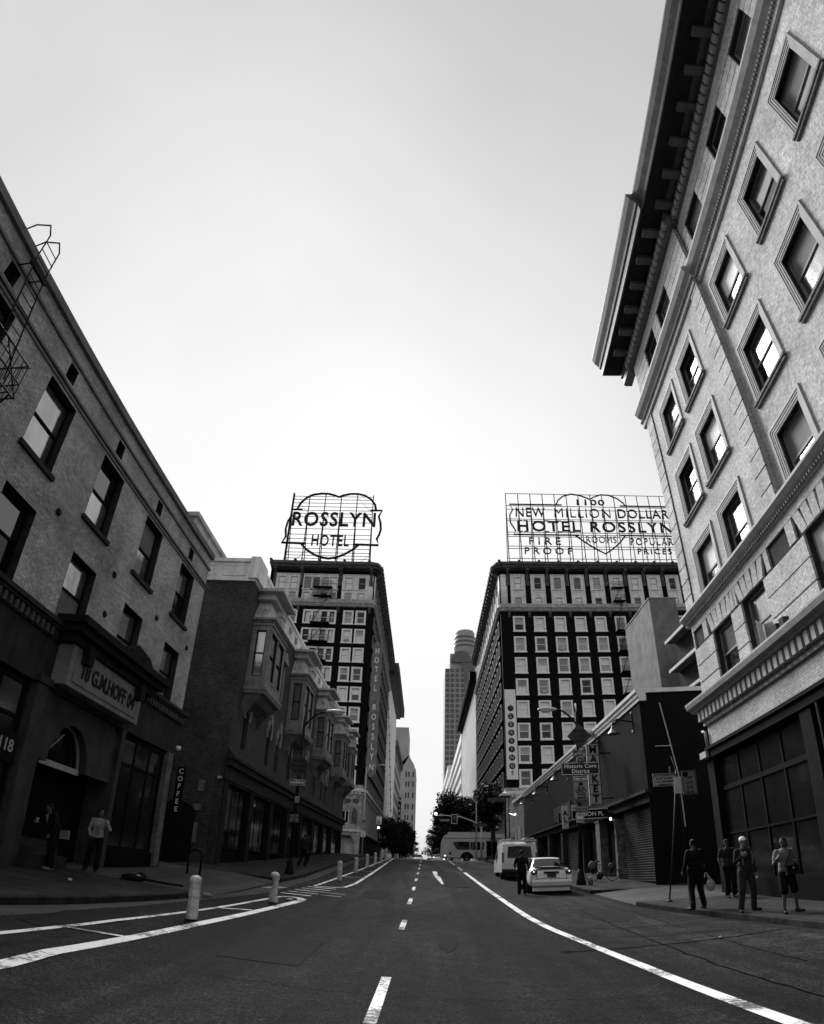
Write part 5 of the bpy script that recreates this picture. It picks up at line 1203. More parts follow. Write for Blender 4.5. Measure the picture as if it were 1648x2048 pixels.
def sedan(lab, loc, rz=0, paint_=carpaint, name='parked_car', group=None, detail=True):
    t = thing(name, lab, 'car', loc, rz, group)
    # stations: y, bottom z, half width, belt z, half width at belt, roof z, half width at roof
    ST = [(0, .42, .66, .62, .64, .66, .5), (.05, .3, .8, .78, .78, .84, .6), (.16, .24, .86, .93, .82, 1.0, .62), (.5, .2, .88, .95, .84, 1.06, .66), (.72, .2, .885, .96, .845, 1.1, .68), (1.25, .2, .89, .96, .85, 1.42, .58),
          (1.7, .2, .89, .95, .85, 1.485, .58), (2.4, .2, .89, .94, .85, 1.49, .58), (2.85, .2, .89, .93, .85, 1.43, .57), (3.45, .2, .885, .92, .83, 1.0, .66), (4.0, .22, .87, .84, .8, .9, .6), (4.4, .26, .8, .68, .74, .74, .5), (4.52, .36, .66, .55, .62, .58, .44)]
    secs = []
    for y, zb, w_, zw, ww, zr, wr in ST:
        h = [(w_*.9, zb), (w_, zb+(zw-zb)*.35), (w_*.995, zb+(zw-zb)*.7), (ww, zw), (wr+(ww-wr)*.45, zw+(zr-zw)*.55), (wr, zr-.03), (wr*.6, zr)]
        secs.append([(x, y, z) for x, z in h]+[(-x, y, z) for x, z in h[::-1]])
    n = 14; vs, fs = loft(secs, n); body, gl = [], []
    for f in fs:
        st = f[0]//n; k = f[0] % n; k2 = k if k < 7 else 13-k-1+0
        side = k in (3, 4, 8, 9); top = k in (5, 6, 7)
        if 4 <= st <= 8 and side and not (st == 4 and k in (4, 8) and False): gl.append(f)
        elif st in (4, 8) and top: gl.append(f)
        else: body.append(f)
    m = MB(); m.add(vs, body, 0, True); m.f += [tuple(range(n)), tuple(range(len(vs)-n, len(vs)))[::-1]]; m.m += [0, 0]; m.sm += [True, True]
    me = m.mesh('body', [paint_]); b = link('body', me, t)
    sd = b.modifiers.new('s', 'SUBSURF'); sd.levels = 1; sd.render_levels = 2
    m = MB(); m.add(vs, gl, 0, True); g_ = link('window', m.mesh('window', [carglass]), t); sd = g_.modifiers.new('s', 'SUBSURF'); sd.levels = 1; sd.render_levels = 2
    for x in (-.8, .8):
        for y in (.95, 3.62): wheel(t, x, y, sg=1 if x > 0 else -1)
    if not detail: return t
    for x in (-1, 1):
        m = MB(); m.ell((x*.68, .1, .86), (.14, .1, .13), 12); l_ = part('tail_light', m, [redlens], t, rel=False)
        link('lit_lens', MB().ell((x*.7, .035, .89), (.035, .04, .035), 10).mesh('lit_lens', [litlens]), l_)
        part('wing_mirror', MB().ell((x*.98, 2.75, 1.0), (.12, .06, .08), 10), [paint_], t, rel=False)
    m = MB(); m.box(-.17, .17, -.02, .03, .68, .82); p_ = part('number_plate', m, [mat('plate_dark', .06, .5, .2, 8)], t, rel=False)
    part('boot_recess', MB().box(-.3, .3, .0, .06, .83, .9), [plastic], t, rel=False)
    part('spoiler', MB().prism([(.12, 1.02), (.16, 1.08), (.38, 1.09), (.36, 1.04)], 'x', -.62, .62), [plastic], t, rel=False)
    part('bumper', MB().prism([(-.06, .36), (-.08, .5), (-.02, .58), (.1, .6), (.1, .3), (0, .3)], 'x', -.76, .76).prism([(.03, .14), (.5, .14), (.5, .26), (.02, .28)], 'x', -.72, .72), [paint_], t, rel=False)
    part('boot_line', MB().box(-.6, -.585, -.0, .1, .62, .98).box(.585, .6, -.0, .1, .62, .98).box(-.6, .6, .0, .06, .6, .612), [plastic], t, rel=False)
    part('antenna', MB().tube([(0, 1.6, 1.48), (0, 1.5, 1.62)], .008, 4), [plastic], t, rel=False)
    return t
def on_road(x, y): return (x, y, gz(x, y))
SEDAN = sedan('silver saloon car parked at the right kerb, tail lamps lit, behind the grey van', on_road(5.05, 26.2), rad(-1.5))
# grey van with a roof load
def van():
    t = thing('parked_van', 'grey panel van with a roof load, parked ahead of the silver car', 'van', on_road(5.25, 36.2), rad(-1.5))
    P = [(0, .45), (-.03, .9), (0, 1.3), (.1, 1.95), (.3, 2.08), (3.6, 2.1), (4.3, 1.45), (5.1, 1.15), (5.3, .9), (5.3, .4)]
    m = MB(); rings = []
    for x, ins in ((-.98, .05), (-1.0, 0), (-.99, 0), (.99, 0), (1.0, 0), (.98, .05)): rings.append([(x*(1-.1*max(0, (z-1.0))/1.1), y+(.04 if y < 2 else -.04)*(abs(ins) > 0), z) for y, z in P])
    n = len(P); vs = [p for r_ in rings for p in r_]; m.add(vs, [(i*n+k, i*n+(k+1) % n, (i+1)*n+(k+1) % n, (i+1)*n+k) for i in range(5) for k in range(n)], 0, False)
    m.add(vs, [tuple(range(n)), tuple(range(5*n, 6*n))[::-1]], 0)
    b = part('body', m, [vanpaint], t, rel=False); bv = b.modifiers.new('b', 'BEVEL'); bv.width = .05; bv.segments = 3; bv.limit_method = 'ANGLE'
    m = MB(); m.add([(-.68, -.035, 1.22), (.68, -.035, 1.22), (.62, .07, 1.82), (.0, .08, 1.86), (-.62, .07, 1.82)], [(0, 1, 2, 3, 4)]); part('rear_window', m, [carglass], t, rel=False)
    m = MB(); m.add([(-1.005, 3.2, 1.2), (-1.005, 4.3, 1.2), (-.93, 3.7, 1.85), (-.93, 3.2, 1.85)], [(0, 1, 2, 3)]); part('side_window', m, [carglass], t, rel=False)
    for x in (-1, 1):
        l_ = part('tail_light', MB().box(x*.86, x*.98, -.05, .06, .95, 1.5), [redlens], t, rel=False)
        part('wing_mirror', MB().box(x*1.02, x*1.22, 3.9, 4.0, 1.15, 1.45), [plastic], t, rel=False)
        for y in (.95, 4.35): wheel(t, x*.86, y, .34, .22, sg=x)
    part('bumper', MB().prism([(-.12, .38), (-.14, .52), (-.1, .6), (.05, .62), (.05, .34)], 'x', -.98, .98).box(-.8, .8, -.02, .6, .2, .36), [plastic], t, rel=False)
    part('number_plate', MB().box(-.2, .2, -.05, -.02, .72, .86), [plastic], t, rel=False)
    part('door_seam', MB().box(-.008, .008, -.04, -.01, .64, 1.2), [plastic], t, rel=False)
    l_ = thing('roof_load', 'long flat board and ladder lying on the roof rack of the grey van', 'ladder', (5.25, 36.3, gz(5.25, 36.2)+2.1), rad(-3))
    m = MB(); 
    for x in (-.85, -.45, .3, .75): m.box(x-.03, x+.03, -.2, 3.6, .1, .18)
    for k in range(9): m.box(-.85, -.45, .1+k*.4, .14+k*.4, .12, .15)
    m.box(-1.0, .95, .0, .06, .0, .1); m.box(-1.0, .95, 2.9, 2.96, 0, .1); m.box(.3, .78, -.1, 3.5, .17, .2)
    part('rails', m, [mat('ladder_aluminium', .55, .4, .15, 4, metal=.3)], l_, rel=False)
van()
# articulated-length city bus crossing at the top of the rise
def bus():
    z = gz(8, 75.5); t = thing('city_bus', 'grey city bus crossing the street at the top of the rise, seen side on', 'bus', (2.0, 75.0, z), 0)
    P = [(.0, .35), (-.02, 1.2), (.06, 2.2), (.3, 2.85), (.75, 3.1), (12.0, 3.12), (12.2, 2.9), (12.25, .35)]
    m = MB(); m.prism(P, 'y', 0, 2.55)
    b = part('body', m, [mat('bus_paint', .5, .35, .12, 1.5, spec=.5)], t, rel=False); bv = b.modifiers.new('b', 'BEVEL'); bv.width = .12; bv.segments = 3; bv.limit_method = 'ANGLE'
    part('roof_pod', MB().box(.8, 11.5, .25, 2.3, 3.1, 3.3), [mat('bus_roof', .4, .4, .1, 1)], t, rel=False)
    def pan(x0, x1, z0, z1, nm='window', mt=carglass, y_=-.012, r0=.12, slant=0):
        m = MB(); q = [(x0+slant, z0), (x1, z0), (x1, z1), (x0+slant*.2, z1), (x0, z1-.25)] if slant else [(x0+r0, z0), (x1-r0, z0), (x1, z0+r0), (x1, z1-r0), (x1-r0, z1), (x0+r0, z1), (x0, z1-r0), (x0, z0+r0)]
        m.prism(q, 'y', y_, .03); return part(nm, m, [mt], t, rel=False)
    pan(1.3, 3.2, 1.3, 2.2, slant=.55); pan(3.3, 4.85, 1.3, 2.2); pan(7.35, 8.9, 1.3, 2.2); pan(9.0, 10.4, 1.3, 2.2)
    for x in (5.1, 10.6):
        d = pan(x, x+1.25, .42, 2.35, 'door', mat('bus_door_frame', .05, .5, .2, 3), -.014, .05)
        for k in (0, .62): link('pane', MB().box(x+.06+k, x+.57+k, -.022, 0, .6, 2.2).mesh('pane', [carglass]), d)
    for x in (2.9, 9.0):
        part('wheel_arch', MB().prism([(x+.75*cos(pi*k/10), .3+.78*sin(pi*k/10)) for k in range(11)], 'y', -.016, .2), [blackm], t, rel=False)
        w_ = link('wheel', None, t, (x, .12, .48)); m = MB(); m.lathe([(.28, -.14), (.48, -.13), (.5, 0), (.48, .13), (.28, .14)], (0, 0, 0), 22, axis='y', cap=False); link('tyre', m.mesh('tyre', [tyre]), w_)
        m = MB(); m.lathe([(0, -.12), (.1, -.14), (.24, -.08), (.28, -.1)], (0, 0, 0), 16, axis='y', cap=False); link('rim', m.mesh('rim', [rimm]), w_)
    parts('skirt_trim', MB().box(.1, 12.2, -.02, 0, .34, .42).box(.2, 12.1, -.018, 0, 2.55, 2.6), [plastic], t, rel=False)
    part('side_marker', MB().ell((.45, -.02, .62), (.1, .04, .08), 8), [litlens], t, rel=False)
    part('filler_cap', MB().box(.9, 1.15, -.02, 0, .75, 1.0), [plastic], t, rel=False)
    text('Metro', t, (6.6, -.02, 2.83), white_ink, .62, ext=.006, offset=.015)
bus()
# traffic beyond the crest
for i, (x, y, pm_, lab) in enumerate(((-.9, 108, vanpaint, 'grey car just over the crest of the street'), (1.4, 118, plastic, 'dark car beyond the crest between the trees'), (2.2, 104, carpaint, 'pale car low behind the crest beside the bus'), (-2.2, 150, plastic, 'small dark car farthest down the street'))):
    sedan(lab, on_road(x, y), pi if i in (0, 3) else 0, pm_, 'distant_car', 'cars beyond the crest', detail=False)

# ------------------------------------------------------------------ poles, signs, lamps
def pave_z(x, y): return gz(x, y)+.15
def pole_base(t, r0, r1, h, lean=(0, 0), m_=iron):
    part('pole', MB().lathe([(r0*1.9, 0), (r0*1.9, .12), (r0*1.5, .3), (r0*1.25, .5), (r0, .7)], (0, 0, 0), 12).tube([(0, 0, .5), (lean[0]*.5, lean[1]*.5, h*.5), (lean[0], lean[1], h)], [r0, (r0+r1)/2, r1], 10), [m_], t, rel=False)
signback = mat('orange_sign_grey', .05, .5, .15, 3); signgrey = mat('sign_sheet_grey', .24, .5, .2, 4); signw = mat('sign_sheet_white', .6, .5, .15, 4)
def diamond(t, x, y, z, r_, lines, sz=.2):
    d = part('diamond_sign', MB().prism([(x-r_, z), (x, z-r_), (x+r_, z), (x, z+r_)], 'y', y-.02, y), [signback], t, rel=False)
    e = r_*.93; e2 = r_*.89; m = MB()
    for a_, b_ in (((-1, 0), (0, -1)), ((0, -1), (1, 0)), ((1, 0), (0, 1)), ((0, 1), (-1, 0))):
        m.add([(x+a_[0]*e, y-.024, z+a_[1]*e), (x+b_[0]*e, y-.024, z+b_[1]*e), (x+b_[0]*e2, y-.024, z+b_[1]*e2), (x+a_[0]*e2, y-.024, z+a_[1]*e2)], [(0, 1, 2, 3)])
    link('border', m.mesh('border', [black_ink]), d)
    for i, s in enumerate(lines): text(s, d, (x, y-.026, z+.22*(1-i)*r_/.55), black_ink, sz, ext=.002, offset=.006)
def plate(t, x0, x1, z0, z1, y, lines, mt=signw, ink=black_ink, sz=None, nm='sign_plate', border=True, offs=.004):
    p_ = part(nm, MB().box(x0, x1, y-.015, y, z0, z1), [mt], t, rel=False)
    if border: link('border', MB().ring(x0+.015, x1-.015, z0+.015, z1-.015, .018, y-.019, y-.016).mesh('border', [ink]), p_)
    n = len(lines)
    for i, s in enumerate(lines):
        s, k = s if isinstance(s, tuple) else (s, 1)
        if s: text(s, p_, ((x0+x1)/2, y-.02, z1-(z1-z0)*(i+.55)/n), ink, (sz or .8*(z1-z0)/n)*k, ext=.002, offset=offs)
    return p_
lensm = mat('street_lamp_lens', .5, .3, .05, 2)
def cobra(t, x0, x1, y, z, rise=.25):
    n = 8; pts = [(x0+(x1-x0)*i/n, y, z-.75*(1-i/n)**2+rise*0) for i in range(n+1)]
    part('arm', MB().tube(pts, .045, 8), [iron], t, rel=False); s = 1 if x1 > x0 else -1
    m = MB(); m.ell((x1+s*.42, y, z+.02), (.5, .17, .11), 14); hd = part('lamp_head', m, [galv], t, rel=False)
    link('lens', MB().ell((x1+s*.5, y, z-.05), (.3, .14, .1), 12).mesh('lens', [lensm]), hd)
# left pole
x, y = -5.8, 29; z = pave_z(x, y)
t = thing('street_lamp', 'black street lamp on the left pavement carrying a diamond road closed sign and small plates', 'street lamp', (x, y, z))
pole_base(t, .11, .06, 7.2, (.1, 0)); cobra(t, .1, 1.1, 0, 7.45)
diamond(t, .08, -.12, 5.85-z, .54, ('ROAD', 'CLOSED', 'AHEAD'), .19)
plate(t, -.3, .4, 4.95-z, 5.24-z, -.12, [('Btw 1-3rd', 1.0), ('LOS ANGELES ST', .55)], sz=.15)
plate(t, 0.0, .2, 4.18-z, 4.46-z, -.12, ['Z'], sz=.22); plate(t, -.15, .25, 3.3-z, 3.66-z, -.12, ['NO', 'STOPPING', 'ANY', 'TIME'], signgrey, sz=.085)
# right pole
x, y = 7.0, 29.5; z = pave_z(x, y)
t = thing('street_lamp', 'black street lamp on the right pavement carrying the Historic Core District and bus lane signs', 'street lamp', (x, y, z))
pole_base(t, .12, .06, 8.0, (.22, 0)); cobra(t, .2, -.75, 0, 8.9-z)
part('finial', MB().tube([(.22, 0, 7.9), (.24, 0, 8.4)], .035, 6), [galv], t, rel=False)
diamond(t, .27, -.14, 7.56-z, .6, ('ROAD', 'CLOSED', 'AHEAD'), .2)
plate(t, -.1, .54, 6.58-z, 6.9-z, -.14, [('Btw 1-3rd', 1.0), ('5TH ST', .6)], signgrey, sz=.15)
h_ = part('district_sign', MB().box(-.7, 1.12, -.16, -.13, 5.72-z, 6.32-z), [mat('district_sign_face', .015, .4, .1, 3)], t, rel=False)
link('border', MB().ring(-.68, 1.1, 5.74-z, 6.3-z, .022, -.166, -.161).mesh('border', [white_ink]), h_)
text('Historic Core', h_, (.21, -.168, 6.13-z), white_ink, .25, ext=.002, offset=.004, sx=1.0, spacing=1.08); text('District', h_, (.21, -.168, 5.89-z), white_ink, .25, ext=.002, offset=.004, spacing=1.08)
e_ = part('emblem_disc', MB().lathe([(0, -.05), (.17, -.05), (.17, 0)], (.22, -.16, 6.42-z), 18, axis='y', cap=False), [signgrey], t, rel=False)
link('seal', MB().lathe([(.07, -.06), (.12, -.06)], (.22, -.16, 6.42-z), 12, axis='y', cap=False).mesh('seal', [black_ink]), e_)
p_ = plate(t, -.17, .53, 5.46-z, 5.68-z, -.15, ['Night Lane'], mat('district_sign_face', 0), white_ink, sz=.13)
p_ = plate(t, -.17, .53, 4.62-z, 5.45-z, -.15, ['', '', ('BUS', 1), ('ONLY', 1), ('MON-FRI', .5), ('7AM-7PM', .5)], signgrey, sz=.2, offs=.008)
link('bus_symbol', MB().box(.08, .28, -.175, -.166, 5.24-z, 5.38-z).box(.1, .14, -.175, -.166, 5.2-z, 5.24-z).box(.22, .26, -.175, -.166, 5.2-z, 5.24-z).mesh('bus_symbol', [black_ink]), p_)
plate(t, -.17, .53, 4.47-z, 4.6-z, -.15, ['STRICTLY ENFORCED'], signgrey, sz=.06)
plate(t, -.12, .24, 3.55-z, 4.0-z, -.15, ['NO', ('PARK', 1)], signw, sz=.14)
plate(t, -.15, .5, 4.04-z, 4.3-z, -.15, ['TOW AWAY'], signgrey, sz=.1)
part('cable_ties', MB().lathe([(.14, 0), (.14, .06)], (.09, 0, 3.0), 10, cap=False), [galv], t, rel=False)
# leaning bus stop post
x, y = 7.28, 19.5; z = pave_z(x, y)
t = thing('bus_stop_post', 'thin leaning bus stop post with route boards beside the dark alley', 'bus stop', (x, y, z))
part('pole', MB().tube([(0, 0, 0), (.3, 0, 1.9), (.62, 0, 4.0)], .026, 8).lathe([(.1, 0), (.1, .03), (.04, .06)], (0, 0, 0), 10).tube([(.66, 0, 1.6), (.62, 0, 3.9), (.5, 0, 4.4)], .014, 6), [mat('post_steel', .04, .6, .4, 5, metal=.0)], t, rel=False)
p_ = plate(t, .76, 1.24, 3.58-z, 4.33-z, -.03, ['', ('14 37', .9), ('16 18', .9), ('53 55', .9), ('62 720', .9)], mat('route_board', .2, .5, .15, 4), sz=.1)
link('route_disc', MB().lathe([(0, -.02), (.09, -.02), (.09, 0)], (.88, -.05, 4.22-z), 16, axis='y', cap=False).mesh('route_disc', [black_ink]), p_)
plate(t, -.2, .56, 3.88-z, 4.28-z, -.03, [('LOCATION 5TH', 1.1), ('ALLEY IN REAR', 1), ('CALL MANAGER', 1), ('WEEKDAYS', .9)], mat('wall_sign_white', .45, .5, .2, 5), sz=.085)
plate(t, .46, .72, 3.63-z, 4.15-z, -.04, ['', ''], signw, border=False)
parts('clamp', MB().box(.4, .5, -.06, .06, 4.3-z, 4.5-z).box(1.24, 1.42, -.02, 0, 4.0-z, 4.25-z), [plastic], t, rel=False)
# overhead signal mast, lamp and signs at the crossing
x, y = 6.1, 70; z = pave_z(x, y)
t = thing('signal_mast', 'traffic signal mast with a long curved arm carrying a signal head and an arrow plate', 'traffic light', (x, y, z))
part('pole', MB().tube([(0, 0, 0), (0, 0, 3.6)], .11, 8).tube([(0, 0, 3.3), (-.6, 0, 3.95), (-2.2, 0, 4.55), (-4.0, 0, 4.7), (-4.8, 0, 4.66)], [.09, .08, .07, .05, .04], 8), [galv], t, rel=False)
h_ = part('signal_head', MB().box(-3.15, -2.6, -.1, .15, 3.85, 4.75), [plastic], t, rel=False)
link('visor', MB().ring(-3.2, -2.55, 3.8, 4.8, .06, -.14, -.1).mesh('visor', [signw]), h_)
link('lens', MB().ell((-2.87, -.1, 4.55), (.1, .05, .1), 10).ell((-2.87, -.1, 4.3), (.1, .05, .1), 10).mesh('lens', [signgrey]), h_)
m = MB(); zz = 4.05; m.prism([(-4.4, zz), (-3.6, zz), (-3.6, zz-.08), (-3.3, zz+.12), (-3.6, zz+.32), (-3.6, zz+.24), (-4.4, zz+.24)], 'y', -.06, -.03)
part('arrow_plate', m, [signgrey], t, rel=False); part('street_name_plate', MB().box(-.9, .6, -.12, -.09, 3.55, 3.85), [mat('name_plate_dark', .08, .5, .2, 4)], t, rel=False)
part('beacon', MB().ell((-4.85, 0, 4.85), (.16, .16, .16), 12), [mat('lit_beacon', .8, .4, 0, emit=.7)], t, rel=False)
t = thing('street_lamp', 'pale single-arm street lamp rising in front of the trees right of the crossing', 'street lamp', (5.65, 71, pave_z(5.65, 71)))
part('pole', MB().tube([(0, 0, 0), (0, 0, 6.2), (-.4, 0, 6.55), (-1.0, 0, 6.75), (-1.7, 0, 6.8)], [.09, .07, .06, .05, .05], 8), [galv], t, rel=False)
part('lamp_head', MB().ell((-1.9, 0, 6.8), (.35, .15, .08), 10), [galv], t, rel=False)
x, y = 7.45, 60; z = pave_z(x, y)
t = thing('signal_pole', 'black post with stacked signals, a bracket lamp and a name board near the right corner', 'traffic light', (x, y, z))
part('pole', MB().tube([(0, 0, 0), (0, 0, 6.1)], .09, 8).box(-.5, .5, -.05, .05, 5.95, 6.1).tube([(.35, 0, .2), (.35, 0, 6.0)], .05, 6).tube([(-.1, 0, 2.7), (-1.1, 0, 2.7)], .04, 6), [iron], t, rel=False)
h_ = part('signal_head', MB().box(-1.35, -.95, -.2, .1, 2.0, 3.0), [plastic], t, rel=False)
link('lens', MB().ell((-1.15, -.2, 2.8), (.1, .05, .1), 10).ell((-1.15, -.2, 2.5), (.1, .05, .1), 10).mesh('lens', [plastic]), h_)
part('name_board', MB().box(-1.6, .1, -.08, -.05, 5.6, 5.9), [mat('name_plate_dark', 0)], t, rel=False)
part('globe', MB().ell((.9, 0, 4.4), (.1, .1, .1), 10).tube([(.9, 0, 4.3), (.35, 0, 4.5)], .03, 5), [mat('lit_beacon', 0)], t, rel=False)
parts('small_sign', MB().box(.5, .9, -.08, -.05, 3.2, 3.8).box(.5, .8, -.08, -.05, 2.3, 2.6), [signw], t, rel=False)
# posts on the far left corner
t = thing('corner_post', 'tall thin lamp post with round and square signs against the base of the left hotel', 'street lamp', (-8.25, 90, pave_z(-8.25, 90)))
part('pole', MB().tube([(0, 0, 0), (0, 0, 12.3)], .09, 8).tube([(.0, 0, 11.8), (.8, 0, 12.5), (2.0, 0, 12.7)], .05, 6), [galv], t, rel=False)
part('lamp_head', MB().ell((2.3, 0, 12.7), (.5, .2, .12), 10), [galv], t, rel=False)
part('round_sign', MB().lathe([(0, -.1), (.36, -.1), (.36, -.06)], (0, 0, 5.0), 16, axis='y', cap=False), [signgrey], t, rel=False)
plate(t, -.35, .35, 2.6, 3.5, -.1, ['', ('5', 1.2)], signw)
t = thing('signal_post', 'short traffic signal post with a no turn sign and bright lamp, left of the crossing', 'traffic light', (-6.1, 89, pave_z(-6.1, 89)))
part('pole', MB().tube([(0, 0, 0), (0, 0, 5.4)], .08, 8), [iron], t, rel=False)
plate(t, -.35, .4, 4.35, 5.5, -.12, ['', ('R', 2)], signw); h_ = part('signal_head', MB().box(-.2, .25, -.25, .05, 3.1, 4.2), [plastic], t, rel=False)
link('lit_lens', MB().ell((.0, -.28, 3.95), (.17, .08, .17), 12).mesh('lit_lens', [mat('lit_beacon', 0)]), h_)
# bollards
def bollard_mesh(pinch=0, seed=1):
    q = random.Random(seed); m = MB(); pr = [(.115, 0), (.12, .02), (.118, .1), (.112, .3), (.112, .42)]
    if pinch: pr = [(.12, 0), (.125, .05), (.118, .2), (.105, .3), (.07, .36), (.1, .42), (.075, .5), (.07, .56), (.1, .62), (.105, .68), (.118, .7), (.118, .76), (.07, .81), (0, .82)]
    else: pr += [(.12, .43), (.12, .46), (.11, .48), (.11, .66), (.122, .68), (.122, .76), (.1, .8), (.06, .83), (0, .835)]
    n = 20; b0 = len(m.v); m.lathe(pr, (0, 0, 0), n, cap=False)
    if pinch: m.v = [(v[0]*(1+.2*sin(v[2]*20)), v[1]+.03*sin(v[2]*9), v[2]) for v in m.v]
    return m
bolm = mat('bollard_plastic', .7, .5, .25, 6, fine=.35, bscale=18, streak=.45)
bm_, bp_ = bollard_mesh().mesh('bollard', [bolm]), bollard_mesh(1).mesh('bollard', [bolm])
BP = [(-4.44, 12.9, 'nearest white lane bollard, standing between the wide and thin painted lines'), (-4.01, 18.2, 'crushed white lane bollard with a pinched waist at the tip of the painted island'), (-3.7, 29.9, 'white lane bollard first in the long row past the zebra dashes'),
      (-3.66, 36.7, 'white lane bollard second in the long row up the hill'), (-3.72, 44.6, 'white lane bollard third in the long row up the hill'), (-3.66, 51.2, 'white lane bollard fourth in the long row up the hill'), (-3.65, 58.2, 'white lane bollard fifth in the long row up the hill'), (-3.6, 65, 'white lane bollard last in the row by the crossing')]
for i, (x, y, lab) in enumerate(BP):
    o = link('lane_bollard', bp_ if i == 1 else bm_, None, (x, y, gz(x, y)+.012), i*1.3); o.scale = (1, 1, 1) if i < 2 else (.95, .95, 1.05); tag(o, lab, 'bollard', 'white lane bollards')
    if i == 0: o.scale = (1, 1, 1.02)
# hoop rack, fallen post, litter, sacks
x, y = -7.85, 22.4; z = pave_z(x, y)
t = thing('bike_rack', 'black inverted U bicycle rack on the left pavement behind the first bollard', 'bike rack', (x, y, z), .2)
part('hoop', MB().tube([(-.2, 0, 0), (-.2, 0, .65)]+[(.02-.22*cos(pi*k/8), 0, .65+.2*sin(pi*k/8)) for k in range(9)]+[(.24, 0, 0)], .04, 8), [iron], t, rel=False)
x, y = -7.1, 17.2; z = pave_z(x, y)
t = thing('fallen_post', 'broken dark post with a flattened base lying on the left pavement near the kerb', 'debris', (x, y, z), .25)
m = MB(); m.ell((-.55, 0, .08), (.34, .18, .12), 12); m.ell((-.35, .05, .14), (.14, .12, .12), 10); m.prism([(-.95, .0), (-.5, .0), (-.6, .14)], 'y', -.12, .1); m.tube([(-.3, 0, .08), (.3, .02, .05), (.8, .05, .04)], .035, 7)
part('post', m, [iron], t, rel=False); part('wrap', MB().ell((-.42, -.06, .13), (.1, .06, .06), 8), [stone_l], t, rel=False)
def litter(name, lab, x, y, r_, mt, seed, up=.15):
    q = random.Random(seed); m = MB(); m.ell((0, 0, r_[2]*.8), r_, 8); m.v = [(v[0]*(1+.4*(q.random()-.5)), v[1]*(1+.4*(q.random()-.5)), max(0, v[2]*(1+.3*(q.random()-.5)))) for v in m.v]
    o = link(name, m.mesh(name, [mt]), None, (x, y, gz(x, y)+up), seed); tag(o, lab, 'litter'); return o
litter('crumpled_paper', 'small white crumpled paper on the left pavement in front of the two standing men', -7.9, 14.2, (.06, .05, .04), signw, 1)
litter('crushed_cup', 'flattened pale cup beside the crushed bollard base', -3.75, 19.1, (.14, .1, .04), stone_l, 2, .012)
litter('broken_kerb_stone', 'broken concrete lump in the gutter beside the nearest bollard', -5.6, 17.3, (.16, .1, .07), mat('lump_concrete', .3, .9, .3, 6), 3, .0)
litter('paper_scrap', 'tiny white paper scrap on the right lane below the kerb', 5.6, 12.4, (.06, .03, .02), signw, 4, .012)
litter('sack', 'pale knotted rubbish sack leaning on the right lamp post base', 7.35, 29.2, (.14, .12, .2), mat('sack_plastic', .12, .4, .5, 9), 5)
litter('dark_sack', 'black rubbish sack slumped beside the graffiti door', 8.9, 33.4, (.18, .15, .2), plastic, 6)
# loaded bicycle by the shutter
x, y = 8.6, 31.8; z = pave_z(x, y)
t = thing('bicycle', 'dark bicycle loaded with bags leaning by the graffiti doorway', 'bicycle', (x, y, z), -.5)
for dx in (-.5, .5):
    w_ = part('wheel', MB().tube([(dx+.32*cos(2*pi*k/20), 0, .33+.32*sin(2*pi*k/20)) for k in range(21)], .022, 5), [tyre], t, rel=False)
    m = MB()
    for k in range(6): m.tube([(dx, 0, .33), (dx+.31*cos(pi*k/3), 0, .33+.31*sin(pi*k/3))], .005, 3)
    link('spokes', m.mesh('spokes', [galv]), w_)
part('frame', MB().tube([(-.5, 0, .33), (-.2, 0, .8), (.38, 0, .82), (0, 0, .35), (-.2, 0, .8)], .02, 6).tube([(0, 0, .35), (-.5, 0, .33)], .016, 5).tube([(.5, 0, .33), (.36, 0, .95), (.42, .0, 1.02)], .02, 6), [iron], t, rel=False)
part('handlebar', MB().tube([(.36, -.28, 1.05), (.42, 0, 1.02), (.36, .28, 1.05)], .016, 6), [iron], t, rel=False)
part('saddle', MB().ell((-.22, 0, .95), (.14, .07, .04), 10), [plastic], t, rel=False)
parts('bag', MB().ell((-.45, -.12, .78), (.2, .14, .22), 10).ell((.45, .0, .72), (.14, .18, .16), 10), [mat('bag_cloth', .12, .8, .5, 9)], t, rel=False)

